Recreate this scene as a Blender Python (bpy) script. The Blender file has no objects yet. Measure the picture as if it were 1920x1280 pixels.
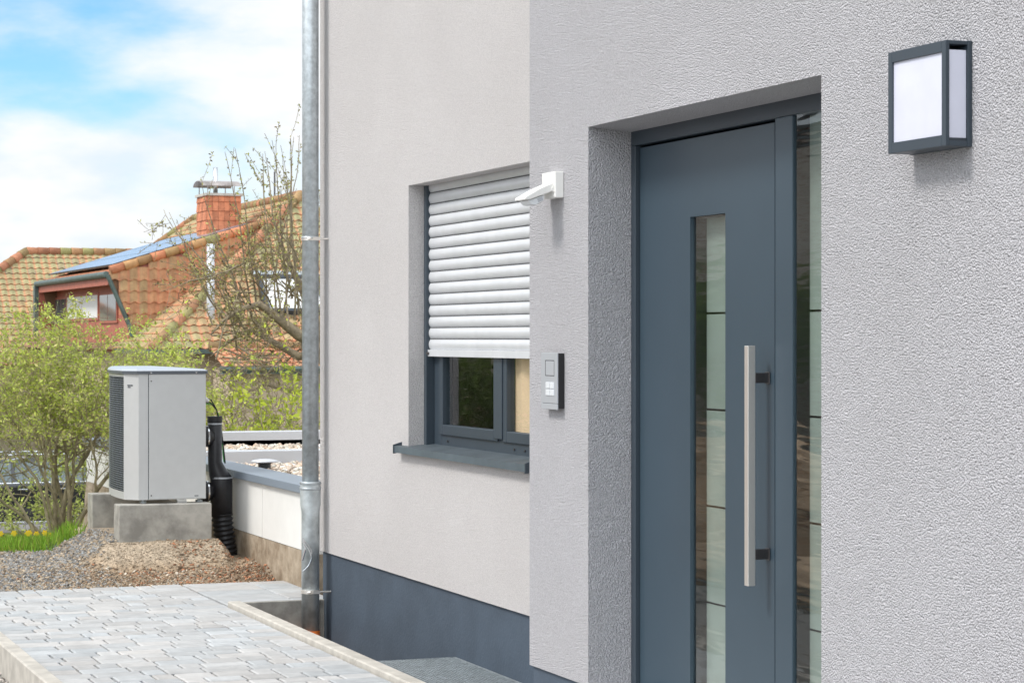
import bpy, math, random
import numpy as np
from mathutils import Vector, Matrix
R = math.radians
C = bpy.context.scene.collection
scn = bpy.context.scene
# ------------------------------------------------------------------ camera
A = R(20.76); F = 4300.0; HOR = 634.0; CZ = 1.63
ca, sa = math.cos(A), math.sin(A)
cam = bpy.data.cameras.new('camera'); camo = bpy.data.objects.new('camera', cam); C.objects.link(camo)
camo.location = (0, 0, CZ); camo.rotation_euler = (R(90), 0, -A)
cam.sensor_width = 36; cam.lens = F/1920*36; cam.shift_y = -(640-HOR)/1920
cam.clip_end = 3000; cam.clip_start = 0.1
cam.dof.use_dof = True; cam.dof.focus_distance = 9.5; cam.dof.aperture_fstop = 18
scn.camera = camo
scn.render.resolution_x = 1024; scn.render.resolution_y = 682
# ------------------------------------------------------------------ world and sun
SUN_DIR = Vector((-0.64, 0.04, 0.76)).normalized()      # towards the sun
w = bpy.data.worlds.new('World'); scn.world = w; w.use_nodes = True
nt = w.node_tree; N = nt.nodes; L = nt.links
for n in list(N): N.remove(n)
def nd(nt, t, **k):
    n = nt.nodes.new(t)
    for a, v in k.items():
        if a in n.inputs.keys() if isinstance(a, str) else False: n.inputs[a].default_value = v
        else: setattr(n, a, v)
    return n
sky = nd(nt, 'ShaderNodeTexSky', sky_type='NISHITA', sun_disc=False)
sky.sun_elevation = math.asin(SUN_DIR.z); sky.sun_rotation = math.atan2(SUN_DIR.x, SUN_DIR.y)
sky.air_density = 1.0; sky.dust_density = 0.6; sky.ozone_density = 2.0
hs = nd(nt, 'ShaderNodeHueSaturation'); hs.inputs['Saturation'].default_value = 1.25; hs.inputs['Value'].default_value = 1.35; skt = nd(nt, 'ShaderNodeMixRGB', blend_type='MULTIPLY'); skt.inputs[0].default_value = 1; skt.inputs[2].default_value = (.78, 1.0, 1.22, 1)
tc = nd(nt, 'ShaderNodeTexCoord'); mp = nd(nt, 'ShaderNodeMapping'); mp.inputs['Scale'].default_value = (1, 1, 2.6)
mp.inputs['Location'].default_value = (3.25, 1.3, 0.35)
nz = nd(nt, 'ShaderNodeTexNoise'); nz.inputs['Scale'].default_value = 11; nz.inputs['Detail'].default_value = 8; nz.inputs['Roughness'].default_value = 0.52
# the clear patch of sky lies to the north (towards +Y, a little up); clouds fill the rest
dp = nd(nt, 'ShaderNodeVectorMath', operation='DOT_PRODUCT'); dp.inputs[1].default_value = Vector((0.155, 0.97, 0.178)).normalized()
dr = nd(nt, 'ShaderNodeMapRange'); dr.inputs['From Min'].default_value = 0.9915; dr.inputs['From Max'].default_value = 1.0
dr.inputs['To Min'].default_value = 0.0; dr.inputs['To Max'].default_value = 0.31
sub = nd(nt, 'ShaderNodeMath', operation='SUBTRACT')
cr = nd(nt, 'ShaderNodeMapRange'); cr.inputs['From Min'].default_value = 0.10; cr.inputs['From Max'].default_value = 0.50
cr.interpolation_type = 'SMOOTHSTEP'
nz2 = nd(nt, 'ShaderNodeTexNoise'); nz2.inputs['Scale'].default_value = 14; nz2.inputs['Detail'].default_value = 5
cc = nd(nt, 'ShaderNodeMixRGB'); cc.inputs[1].default_value = (6.5, 7.3, 7.9, 1); cc.inputs[2].default_value = (8.0, 8.1, 8.2, 1)
c2 = nd(nt, 'ShaderNodeMapRange'); c2.inputs['From Min'].default_value = 0.38; c2.inputs['From Max'].default_value = 0.55
mx = nd(nt, 'ShaderNodeMixRGB'); bg = nd(nt, 'ShaderNodeBackground'); bg.inputs['Strength'].default_value = 0.10
wo = nd(nt, 'ShaderNodeOutputWorld')
L.new(sky.outputs[0], hs.inputs['Color']); L.new(tc.outputs['Generated'], mp.inputs[0]); L.new(mp.outputs[0], nz.inputs['Vector'])
L.new(mp.outputs[0], nz2.inputs['Vector']); L.new(nz2.outputs[0], c2.inputs[0]); L.new(c2.outputs[0], cc.inputs[0])
L.new(tc.outputs['Generated'], dp.inputs[0]); L.new(dp.outputs['Value'], dr.inputs[0])
L.new(nz.outputs[0], sub.inputs[0]); L.new(dr.outputs[0], sub.inputs[1]); L.new(sub.outputs[0], cr.inputs[0])
L.new(cr.outputs[0], mx.inputs[0]); L.new(hs.outputs[0], skt.inputs[1]); L.new(skt.outputs[0], mx.inputs[1]); L.new(cc.outputs[0], mx.inputs[2])
ds = nd(nt, 'ShaderNodeVectorMath', operation='DOT_PRODUCT'); ds.inputs[1].default_value = Vector((-.25, -1, .45)).normalized()  # sky behind the camera scaled up, added fill light for faces towards -Y
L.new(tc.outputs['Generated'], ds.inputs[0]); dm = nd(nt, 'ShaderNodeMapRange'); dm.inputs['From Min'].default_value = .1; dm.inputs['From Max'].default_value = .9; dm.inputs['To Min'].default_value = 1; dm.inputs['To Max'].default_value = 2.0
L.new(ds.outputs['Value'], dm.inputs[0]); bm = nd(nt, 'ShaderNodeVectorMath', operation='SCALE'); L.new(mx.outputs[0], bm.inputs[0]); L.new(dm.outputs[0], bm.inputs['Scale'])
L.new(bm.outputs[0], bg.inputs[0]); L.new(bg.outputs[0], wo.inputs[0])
sl = bpy.data.lights.new('sun', 'SUN'); sl.energy = 2.0; sl.angle = R(14); sl.color = (1, 0.965, 0.91)
so = bpy.data.objects.new('sun', sl); C.objects.link(so); so.rotation_euler = SUN_DIR.to_track_quat('Z', 'Y').to_euler(); so.location = (-20, 5, 30)
scn.view_settings.view_transform = 'Standard'; scn.view_settings.look = 'None'; scn.view_settings.gamma = 1
scn.view_settings.exposure = 0.34
# ------------------------------------------------------------------ measuring helpers
def PY(px, D):                      # Y of the point of plane X=D that the photo shows in column px
    q = (px-960)/F; return D*(ca-q*sa)/(q*ca+sa)
def PZ(px, py, D):                  # z of the point of plane X=D at pixel (px,py)
    q = (px-960)/F; Z = D/(q*ca+sa); return CZ-(py-HOR)*Z/F
def QX(px, Y):                      # X of the point of plane Y=const in column px
    q = (px-960)/F; return Y*(q*ca+sa)/(ca-q*sa)
def QZ(px, py, Y):
    q = (px-960)/F; Z = Y/(ca-q*sa); return CZ-(py-HOR)*Z/F
def U(px, py, Z):
    q = (px-960)/F; return Vector((Z*(q*ca+sa), Z*(ca-q*sa), CZ-(py-HOR)*Z/F))
# ------------------------------------------------------------------ mesh builder
class MB:
    def __init__(s): s.v = []; s.f = []; s.c = []
    def add(s, vs, fs, col=None):
        o = len(s.v); s.v += [tuple(v) for v in vs]; s.f += [tuple(i+o for i in f) for f in fs]
        if col is not None: s.c += [col]*len(vs)
        return s
    def box(s, x0, x1, y0, y1, z0, z1, col=None):
        if x0 > x1: x0, x1 = x1, x0
        if y0 > y1: y0, y1 = y1, y0
        if z0 > z1: z0, z1 = z1, z0
        vs = [(x0,y0,z0),(x1,y0,z0),(x1,y1,z0),(x0,y1,z0),(x0,y0,z1),(x1,y0,z1),(x1,y1,z1),(x0,y1,z1)]
        return s.add(vs, [(0,3,2,1),(4,5,6,7),(0,1,5,4),(1,2,6,5),(2,3,7,6),(3,0,4,7)], col)
    def obox(s, c, ax, ay, az, col=None):   # oriented box: centre and three half-axis vectors
        c, ax, ay, az = map(Vector, (c, ax, ay, az)); vs = []
        for k in (-1, 1):
            for i, j in ((-1,-1),(1,-1),(1,1),(-1,1)): vs.append(c+ax*i+ay*j+az*k)
        return s.add(vs, [(0,3,2,1),(4,5,6,7),(0,1,5,4),(1,2,6,5),(2,3,7,6),(3,0,4,7)], col)
    def quad(s, a, b, c, d, col=None): return s.add([a,b,c,d], [(0,1,2,3)], col)
    def poly(s, pts): return s.add(pts, [tuple(range(len(pts)))])
    def prism(s, pts, d):                   # polygon points (3D) extruded by vector d
        n = len(pts); d = Vector(d); vs = [Vector(p) for p in pts]+[Vector(p)+d for p in pts]
        return s.add(vs, [tuple(range(n))[::-1], tuple(range(n, 2*n))]+[(i, (i+1) % n, n+(i+1) % n, n+i) for i in range(n)])
    def tube(s, pts, rad, n=12, cap=True, col=None):
        pts = [Vector(p) for p in pts]
        if not hasattr(rad, '__len__'): rad = [rad]*len(pts)
        vs = []; fs = []; ref = None
        for i, p in enumerate(pts):
            t = (pts[min(i+1, len(pts)-1)]-pts[max(i-1, 0)])
            t = t.normalized() if t.length > 1e-9 else Vector((0,0,1))
            if ref is None: ref = Vector((1,0,0)) if abs(t.x) < .8 else Vector((0,1,0))
            a = (ref-t*ref.dot(t)).normalized(); ref = a; b = t.cross(a)
            for k in range(n):
                th = 2*math.pi*k/n; vs.append(p+(a*math.cos(th)+b*math.sin(th))*rad[i])
        for i in range(len(pts)-1):
            for k in range(n): fs.append((i*n+k, i*n+(k+1) % n, (i+1)*n+(k+1) % n, (i+1)*n+k))
        if cap: fs.append(tuple(range(n))[::-1]); fs.append(tuple(range((len(pts)-1)*n, len(pts)*n)))
        return s.add(vs, fs, col)
    def build(s, name, mat, parent=None, smooth=False, bevel=0, seg=2):
        me = bpy.data.meshes.new(name); me.from_pydata(s.v, [], s.f); me.update()
        if s.c and len(s.c) == len(s.v):
            at = me.color_attributes.new('tint', 'FLOAT_COLOR', 'POINT')
            at.data.foreach_set('color', np.array([list(c)+[1] for c in s.c], dtype='f').ravel())
        if smooth:
            me.polygons.foreach_set('use_smooth', [True]*len(me.polygons))
        o = bpy.data.objects.new(name, me); C.objects.link(o)
        if isinstance(mat, (list, tuple)):
            for m in mat: me.materials.append(m)
        else: me.materials.append(mat)
        if parent is not None:
            o.parent = parent; o.matrix_parent_inverse = Matrix.Translation(parent_loc(parent)).inverted()
        if bevel:
            m = o.modifiers.new('bevel', 'BEVEL'); m.width = bevel; m.segments = seg; m.limit_method = 'ANGLE'; m.angle_limit = R(40)
            m.harden_normals = False
        if smooth == 'auto' or (smooth and bevel == 0):
            pass
        return o
def parent_loc(p):
    v = Vector(p.location); q = p
    while q.parent: q = q.parent; v = v+Vector(q.location) if q.parent is None and False else v
    return WL.get(p.name, Vector((0,0,0)))
WL = {}
def thing(name, label, cat, loc=(0,0,0), group=None):
    o = bpy.data.objects.new(name, None); C.objects.link(o); o.location = loc; o.empty_display_size = .2
    WL[o.name] = Vector(loc); o['label'] = label; o['category'] = cat
    if group: o['group'] = group
    return o
def tag(o, label=None, cat=None, group=None, kind=None):
    if label: o['label'] = label
    if cat: o['category'] = cat
    if group: o['group'] = group
    if kind: o['kind'] = kind
    return o
# ------------------------------------------------------------------ materials
def mat(name, col=(.5,.5,.5), rough=.5, metal=0, spec=.5, var=0, vscale=5, bump=0, bscale=50, bdetail=3, col2=None, tint=False, wave=None, coat=0, bdist=.01, detail=6):
    m = bpy.data.materials.new(name); m.use_nodes = True; t = m.node_tree; b = t.nodes['Principled BSDF']
    b.inputs['Base Color'].default_value = (*col, 1); b.inputs['Roughness'].default_value = rough
    b.inputs['Metallic'].default_value = metal; b.inputs['Specular IOR Level'].default_value = spec
    b.inputs['Coat Weight'].default_value = coat
    tc = t.nodes.new('ShaderNodeTexCoord'); out = None
    if tint:
        at = t.nodes.new('ShaderNodeAttribute'); at.attribute_name = 'tint'; out = at.outputs['Color']
    if var:
        n = t.nodes.new('ShaderNodeTexNoise'); n.inputs['Scale'].default_value = vscale; n.inputs['Detail'].default_value = detail
        n.inputs['Roughness'].default_value = .6
        t.links.new(tc.outputs['Object'], n.inputs['Vector'])
        mr = t.nodes.new('ShaderNodeMapRange'); mr.inputs['From Min'].default_value = .35; mr.inputs['From Max'].default_value = .65
        t.links.new(n.outputs[0], mr.inputs[0])
        mx = t.nodes.new('ShaderNodeMixRGB')
        if tint:
            mr.inputs['To Min'].default_value = 0; mr.inputs['To Max'].default_value = 1
            mx.blend_type = 'MULTIPLY'; mx.inputs[0].default_value = 1
            rr = t.nodes.new('ShaderNodeMixRGB'); rr.inputs[1].default_value = (1-var,)*3+(1,); rr.inputs[2].default_value = (1+var,)*3+(1,)
            t.links.new(mr.outputs[0], rr.inputs[0]); t.links.new(out, mx.inputs[1]); t.links.new(rr.outputs[0], mx.inputs[2])
        else:
            c2 = col2 if col2 else tuple(max(0, c*(1-var)) for c in col); c1 = col if col2 else tuple(min(1, c*(1+var)) for c in col)
            mx.inputs[1].default_value = (*c1, 1); mx.inputs[2].default_value = (*c2, 1); t.links.new(mr.outputs[0], mx.inputs[0])
        out = mx.outputs[0]
    if out is not None: t.links.new(out, b.inputs['Base Color'])
    if bump:
        n = t.nodes.new('ShaderNodeTexNoise'); n.inputs['Scale'].default_value = bscale; n.inputs['Detail'].default_value = bdetail
        t.links.new(tc.outputs['Object'], n.inputs['Vector'])
        bp = t.nodes.new('ShaderNodeBump'); bp.inputs['Strength'].default_value = bump; bp.inputs['Distance'].default_value = bdist
        t.links.new(n.outputs[0], bp.inputs['Height']); t.links.new(bp.outputs[0], b.inputs['Normal'])
    return m
def stucco(name, c1, c2, dist=.0045, vs=165):
    m = bpy.data.materials.new(name); m.use_nodes = True; t = m.node_tree; b = t.nodes['Principled BSDF']
    b.inputs['Roughness'].default_value = .9; b.inputs['Specular IOR Level'].default_value = .25
    tc = t.nodes.new('ShaderNodeTexCoord')
    vo = t.nodes.new('ShaderNodeTexVoronoi'); vo.inputs['Scale'].default_value = vs; vo.feature = 'SMOOTH_F1'; vo.inputs['Randomness'].default_value = 1
    vo.inputs['Smoothness'].default_value = .5
    nz = t.nodes.new('ShaderNodeTexNoise'); nz.inputs['Scale'].default_value = vs*.75; nz.inputs['Detail'].default_value = 3; nz.inputs['Distortion'].default_value = .8
    lo = t.nodes.new('ShaderNodeTexNoise'); lo.inputs['Scale'].default_value = 1.3; lo.inputs['Detail'].default_value = 5
    for n in (vo, nz, lo): t.links.new(tc.outputs['Object'], n.inputs['Vector'])
    nz.inputs['Distortion'].default_value = 0; nz.inputs['Scale'].default_value = vs*.45; nz.inputs['Detail'].default_value = 5; nz.inputs['Roughness'].default_value = .66
    vo.feature = 'F1'
    sq = t.nodes.new('ShaderNodeMath'); sq.operation = 'POWER'; sq.inputs[1].default_value = 1.6
    iv = t.nodes.new('ShaderNodeMath'); iv.operation = 'MULTIPLY'; iv.inputs[1].default_value = -1.9
    ad = t.nodes.new('ShaderNodeMath'); ad.operation = 'MULTIPLY_ADD'; ad.inputs[1].default_value = 0.8
    t.links.new(vo.outputs['Distance'], sq.inputs[0]); t.links.new(sq.outputs[0], iv.inputs[0]); t.links.new(nz.outputs[0], ad.inputs[0]); t.links.new(iv.outputs[0], ad.inputs[2])
    pn = t.nodes.new('ShaderNodeTexNoise'); pn.inputs['Scale'].default_value = vs*1.15; pn.inputs['Detail'].default_value = 1; t.links.new(tc.outputs['Object'], pn.inputs['Vector'])
    pm_ = t.nodes.new('ShaderNodeMapRange'); pm_.inputs['From Min'].default_value = .56; pm_.inputs['From Max'].default_value = .66; pm_.inputs['To Max'].default_value = -1.1; t.links.new(pn.outputs[0], pm_.inputs[0])
    a2 = t.nodes.new('ShaderNodeMath'); a2.operation = 'ADD'; t.links.new(ad.outputs[0], a2.inputs[0]); t.links.new(pm_.outputs[0], a2.inputs[1]); ad = a2
    bp = t.nodes.new('ShaderNodeBump'); bp.inputs['Strength'].default_value = 1; bp.inputs['Distance'].default_value = dist
    t.links.new(ad.outputs[0], bp.inputs['Height']); t.links.new(bp.outputs[0], b.inputs['Normal'])
    mr = t.nodes.new('ShaderNodeMapRange'); mr.inputs['From Min'].default_value = .35; mr.inputs['From Max'].default_value = .65
    mx = t.nodes.new('ShaderNodeMixRGB'); mx.inputs[1].default_value = (*c1, 1); mx.inputs[2].default_value = (*c2, 1)
    t.links.new(lo.outputs[0], mr.inputs[0]); t.links.new(mr.outputs[0], mx.inputs[0]); 
    gn = t.nodes.new('ShaderNodeTexNoise'); gn.inputs['Scale'].default_value = 210; gn.inputs['Detail'].default_value = 2; t.links.new(tc.outputs['Object'], gn.inputs['Vector'])
    gr_ = t.nodes.new('ShaderNodeMapRange'); gr_.inputs['From Min'].default_value = .35; gr_.inputs['From Max'].default_value = .65; gr_.inputs['To Min'].default_value = .87; gr_.inputs['To Max'].default_value = 1.10; t.links.new(gn.outputs[0], gr_.inputs[0])
    sc = t.nodes.new('ShaderNodeVectorMath'); sc.operation = 'SCALE'; t.links.new(mx.outputs[0], sc.inputs[0]); t.links.new(gr_.outputs[0], sc.inputs['Scale'])
    t.links.new(sc.outputs[0], b.inputs['Base Color'])
    return m
def glass(name, tintc=(.95,.975,.965), ior=1.55, wav=0.0, rough=0.0, wscale=(1.2, 1.2, 9), boost=1.0):
    m = bpy.data.materials.new(name); m.use_nodes = True; t = m.node_tree
    for n in list(t.nodes): t.nodes.remove(n)
    o = t.nodes.new('ShaderNodeOutputMaterial'); mx = t.nodes.new('ShaderNodeMixShader'); tr = t.nodes.new('ShaderNodeBsdfTransparent')
    gl = t.nodes.new('ShaderNodeBsdfGlossy'); fr = t.nodes.new('ShaderNodeFresnel'); fr.inputs['IOR'].default_value = ior
    tr.inputs[0].default_value = (*tintc, 1); gl.inputs['Roughness'].default_value = rough
    if wav:
        tc = t.nodes.new('ShaderNodeTexCoord'); mp = t.nodes.new('ShaderNodeMapping'); mp.inputs['Scale'].default_value = wscale
        n = t.nodes.new('ShaderNodeTexNoise'); n.inputs['Scale'].default_value = 2.5; n.inputs['Detail'].default_value = 1.5
        bp = t.nodes.new('ShaderNodeBump'); bp.inputs['Strength'].default_value = 1; bp.inputs['Distance'].default_value = wav
        t.links.new(tc.outputs['Object'], mp.inputs[0]); t.links.new(mp.outputs[0], n.inputs['Vector']); t.links.new(n.outputs[0], bp.inputs['Height'])
        t.links.new(bp.outputs[0], gl.inputs['Normal'])
    ge_ = t.nodes.new('ShaderNodeNewGeometry'); mb_ = t.nodes.new('ShaderNodeMath'); mb_.operation = 'SUBTRACT'; mb_.inputs[0].default_value = 1; mu_ = t.nodes.new('ShaderNodeMath'); mu_.operation = 'MULTIPLY'; mu_.use_clamp = True; bo_ = t.nodes.new('ShaderNodeMath'); bo_.operation = 'MULTIPLY'; bo_.inputs[1].default_value = boost; t.links.new(fr.outputs[0], bo_.inputs[0]); fr = bo_
    t.links.new(ge_.outputs['Backfacing'], mb_.inputs[1]); t.links.new(mb_.outputs[0], mu_.inputs[0]); t.links.new(fr.outputs[0], mu_.inputs[1]); t.links.new(mu_.outputs[0], mx.inputs[0]); t.links.new(tr.outputs[0], mx.inputs[1]); t.links.new(gl.outputs[0], mx.inputs[2])
    t.links.new(mx.outputs[0], o.inputs[0]); return m
M = {}
M['stucco_grey'] = stucco('stucco_grey', (.635,.62,.645), (.60,.585,.605))
M['stucco_warm'] = stucco('stucco_warm', (.775,.74,.73), (.745,.71,.70), .0036, 180)
M['plinth'] = mat('plinth_paint', (.060,.082,.112), .75, var=.12, vscale=3, bump=.5, bscale=60, bdist=.004)
M['slate'] = mat('slate_paint', (.042,.058,.075), .42, var=.05, vscale=3, bump=.05, bscale=400, bdist=.001)
M['slate_leaf'] = mat('slate_leaf', (.043,.069,.092), .36, var=.05, vscale=1.5, bump=.06, bscale=500, bdist=.001)
M['slate_dark'] = mat('slate_dark', (.04,.05,.062), .45)
M['black'] = mat('black_rubber', (.012,.012,.014), .5)
M['frost'] = mat('frosted_layer', (.29,.325,.30), .55, var=.12, vscale=2)
M['glass'] = glass('door_glass', wav=.0010, ior=1.55, boost=1.8, rough=.045)
M['wglass'] = glass('window_glass', wav=.0008, ior=1.6, boost=1.15)
M['steel'] = mat('brushed_steel', (.82,.78,.73), .42, metal=.85)
M['gun'] = mat('dark_steel', (.13,.12,.12), .35, metal=.8)
M['white_pl'] = mat('white_plastic', (.82,.81,.78), .4)
M['opal'] = mat('opal_plastic', (.70,.71,.82), .3, coat=.2, var=.03, vscale=8)
M['silver_pl'] = mat('silver_plastic', (.50,.52,.55), .4, metal=.3)
M['screen'] = mat('light_screen', (.72,.74,.76), .25)
M['alu'] = mat('shutter_alu', (.68,.69,.71), .38, metal=.15, var=.04, vscale=6)
M['sill'] = mat('sill_metal', (.12,.155,.185), .35, metal=.3, var=.15, vscale=4)
M['sill_top'] = mat('sill_worn', (.085,.105,.12), .5, metal=.1, var=.2, vscale=8)
M['concrete'] = mat('concrete', (.36,.345,.31), .9, var=.3, vscale=7, bump=.4, bscale=120, bdist=.003)
M['kerb'] = mat('kerb_concrete', (.50,.47,.42), .9, var=.15, vscale=9, bump=.6, bscale=200, bdist=.003)
M['zinc'] = mat('zinc_pipe', (.48,.52,.54), .42, metal=.55, var=.18, vscale=30, detail=10)
M['zinc_old'] = mat('zinc_sleeve', (.50,.54,.55), .48, metal=.45, var=.28, vscale=11, detail=10)
M['orange'] = mat('orange_pipe', (.65,.16,.03), .5)
M['pump'] = mat('pump_metal', (.60,.605,.60), .40, metal=.25, var=.02, vscale=14)
M['pump_lid'] = mat('pump_lid', (.55,.59,.64), .3, metal=.4)
M['pump_edge'] = mat('pump_lid_edge', (.13,.145,.165), .4, metal=.3)
M['blackpl'] = mat('black_pipe', (.02,.02,.023), .42, var=.3, vscale=20)
M['white_panel'] = mat('white_cladding', (.80,.79,.76), .6, var=.03, vscale=5)
M['coping'] = mat('grey_coping', (.27,.32,.38), .35, metal=.3)
M['coping_w'] = mat('pale_coping', (.66,.68,.72), .35, metal=.2)
M['dirty'] = mat('dirty_foundation', (.44,.36,.27), .85, var=.3, vscale=6, col2=(.24,.18,.12), bump=.6, bscale=9, bdist=.04)
M['soil'] = mat('soil', (.30,.20,.12), .95, var=.3, vscale=9, col2=(.16,.115,.075), bump=1, bscale=40, bdist=.02)
M['gravel'] = mat('gravel_stones', tint=True, rough=.9, var=.25, vscale=60)
M['sand'] = mat('sand', (.46,.37,.27), .95, var=.2, vscale=15, bump=1, bscale=60, bdist=.012)
M['tint'] = mat('tinted', tint=True, rough=.85, var=.12, vscale=25)
M['paver'] = mat('paver', tint=True, rough=.82, var=.10, vscale=9, bump=.5, bscale=260, bdist=.002)
M['joint'] = mat('joint_sand', (.07,.07,.07), .95, var=.3, vscale=40)
M['asphalt'] = mat('asphalt', (.20,.19,.18), .9, var=.15, vscale=2)
M['ground'] = mat('ground', (.10,.11,.05), .95, var=.4, vscale=.3, col2=(.14,.12,.08))
M['grass'] = mat('grass_blades', tint=True, rough=.7)
M['bark'] = mat('bark', (.26,.21,.14), .9, var=.35, vscale=12, bump=.8, bscale=40, bdist=.01)
M['bark2'] = mat('bark_light', (.34,.29,.19), .9, var=.35, vscale=12, bump=.8, bscale=40, bdist=.01)
M['tile'] = mat('roof_tile', tint=True, rough=.8, var=.18, vscale=5)
M['brown'] = mat('brown_timber', (.42,.13,.085), .6, var=.15, vscale=6)
M['housewall'] = mat('house_wall', (.50,.40,.29), .9, var=.12, vscale=1)
M['green_metal'] = mat('green_zinc', (.10,.14,.13), .5, metal=.3, var=.2, vscale=3)
M['pv'] = mat('solar_glass', (.38,.46,.57), .18, metal=.6, spec=1)
M['pvframe'] = mat('solar_frame', (.03,.035,.045), .4)
M['pvline'] = mat('solar_rail', (.45,.5,.55), .35, metal=.5)
M['white'] = mat('white_paint', (.80,.80,.79), .6)
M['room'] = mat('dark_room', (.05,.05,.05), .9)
M['tan'] = mat('tan_blind', (.88,.62,.42), .8, var=.06, vscale=5)
M['carpaint'] = mat('car_paint', (.012,.014,.018), .18, coat=1)
M['carglass'] = mat('car_glass', (.10,.14,.15), .06, spec=1)
M['chrome'] = mat('chrome', (.72,.74,.76), .2, metal=1)
M['tyre'] = mat('tyre', (.02,.02,.02), .8)
M['red'] = mat('red_lens', (.5,.02,.03), .2, coat=1)
M['green_w'] = mat('green_cable', (.05,.35,.08), .5)
def leafmat(name):
    m = bpy.data.materials.new(name); m.use_nodes = True; t = m.node_tree; b = t.nodes['Principled BSDF']; out = t.nodes['Material Output']
    at = t.nodes.new('ShaderNodeAttribute'); at.attribute_name = 'tint'; b.inputs['Roughness'].default_value = .6
    tr = t.nodes.new('ShaderNodeBsdfTranslucent'); ms = t.nodes.new('ShaderNodeMixShader'); ms.inputs[0].default_value = .4
    t.links.new(at.outputs['Color'], b.inputs['Base Color']); t.links.new(at.outputs['Color'], tr.inputs[0])
    t.links.new(b.outputs[0], ms.inputs[1]); t.links.new(tr.outputs[0], ms.inputs[2]); t.links.new(ms.outputs[0], out.inputs[0]); return m
M['leaf'] = leafmat('leaves')
rng = np.random.default_rng(5); random.seed(5)

# ================================================================== OUR HOUSE
D1 = 3.33; D2 = 3.913; YC = PY(993, D1); YE = PY(600, D2); ZT = 5.6; ZP = CZ-1.309
house = thing('house', 'grey and off-white rendered house with slate blue plinth, door and shuttered window', 'house', (D2, YC, 0))
# near wall with the door recess
DW = .176; DF = D1+DW
yl = PY(1103, D1); yr = PY(1540, D1); zt = CZ+.795; YN = 1.0
def wall_front(D, y0, y1, z0, z1, hy0, hy1, hz0, hz1, depth, drop=0, bottom=True, right=True):
    m = MB()
    ys = [y0, hy0, hy1, y1]; zs = [z0, hz0, hz1, z1]
    for i in range(3):
        for j in range(3):
            if i == 1 and j == 1: continue
            if zs[j+1]-zs[j] < 1e-4: continue
            m.quad((D, ys[i], zs[j]), (D, ys[i], zs[j+1]), (D, ys[i+1], zs[j+1]), (D, ys[i+1], zs[j]))
    e = D+depth
    m.quad((D, hy1, hz0), (D, hy1, hz1), (e, hy1, hz1-drop), (e, hy1, hz0))
    m.quad((D, hy0, hz0), (e, hy0, hz0), (e, hy0, hz1-drop), (D, hy0, hz1))
    m.quad((D, hy0, hz1), (e, hy0, hz1-drop), (e, hy1, hz1-drop), (D, hy1, hz1))
    if bottom: m.quad((D, hy0, hz0), (D, hy1, hz0), (e, hy1, hz0), (e, hy0, hz0))
    return m
m = wall_front(D1, YN, YC, ZP, ZT, yr, yl, ZP, zt, DW+.08, .02, bottom=False)
m.quad((D1, YC, ZP), (D1, YC, ZT), (D2+.05, YC, ZT), (D2+.05, YC, ZP))            # far side of the projecting part
m.quad((D1, YN, ZP), (9.5, YN, ZP), (9.5, YN, ZT), (D1, YN, ZT))
m.build('wall', M['stucco_grey'], house)
# plinth of the near wall, set back a little
m = MB(); pb = .012
m.box(D1+pb, D2+.2, yl, YC-pb, -.6, ZP-.0005); m.box(D1+pb, D2+.2, YN, yr, -.6, ZP-.0005)
m.box(D1+.03, DF+.1, yr-.001, yl+.001, -.6, .10)
m.build('plinth', M['plinth'], house)
# window wall
wy1 = PY(766, D2); wy0 = PY(1012, D2); wz1 = PZ(766, 348, D2); wz0 = PZ(766, 838, D2)
WD = .10
m = wall_front(D2, wy0-.1, YE, ZP, ZT, wy0, wy1, wz0, wz1, WD+.12, 0)
m.quad((D2, YE, ZP), (D2, YE, ZT), (9.5, YE, ZT), (9.5, YE, ZP))
m.build('wall', M['stucco_warm'], house)
m = MB(); m.box(D2+.015, 9.4, YC-.02, YE-.015, -1.2, ZP-.0005); m.build('plinth', M['plinth'], house)
m = MB(); m.box(D1+.01, 9.5, YN+.01, YC-.01, ZT, ZT+.12); m.box(D2+.01, 9.5, YC-.01, YE-.01, ZT, ZT+.12); m.build('roof', M['slate_dark'], house)
m = MB(); m.quad((9.49, YN, -.5), (9.49, YE, -.5), (9.49, YE, ZT), (9.49, YN, ZT)); m.build('wall', M['stucco_warm'], house)
# ---- door
door = MB(); XF = DF                                    # frame front face
fy1 = yl; fy0 = yr
def zline(px, py, D): return PZ(px, py, D)
ztopF = PZ(1183, 252, XF)+.0
lY1, lY0 = PY(1200, XF+.018), PY(1453, XF+.018)         # leaf edges
zleaf = PZ(1452, 230, XF+.018); mY0 = PY(1486, XF); sgz = PZ(1490, 212, XF)
yF1 = PY(1184, XF)
door.box(XF, XF+.09, lY1+.004, yF1+.03, .10, zleaf+.010)            # left jamb of the frame
door.box(XF, XF+.09, yr-.05, yF1+.03, zleaf+.0101, ztopF+.03)       # head
mul = MB(); mul.box(XF-.001, XF+.017, mY0, PY(1453, XF-.001), .10, zleaf+.0099); mul.box(XF+.0171, XF+.09, mY0+.0003, lY0-.004, .10, zleaf+.0098)
door.box(XF+.001, XF+.09, yr-.30, mY0-.0002, sgz, zleaf+.0098)       # head rail over the side light
door.box(XF, XF+.09, yr-.36, yr-.30, .10, sgz)                       # right jamb, behind the reveal
door.box(XF+.001, XF+.09, yr-.30, mY0-.0002, .10, .17)
dobj = door.build('door', M['slate'], house, bevel=.003)
lf = MB(); XL = XF+.018; mul_later = mul
gy1, gy0 = PY(1294, XL), PY(1360, XL); gz1 = PZ(1294, 407, XL); gz0 = .28
ys4 = [lY0+.002, gy0, gy1, lY1-.002]; zs4 = [.115, gz0, gz1, zleaf]
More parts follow.
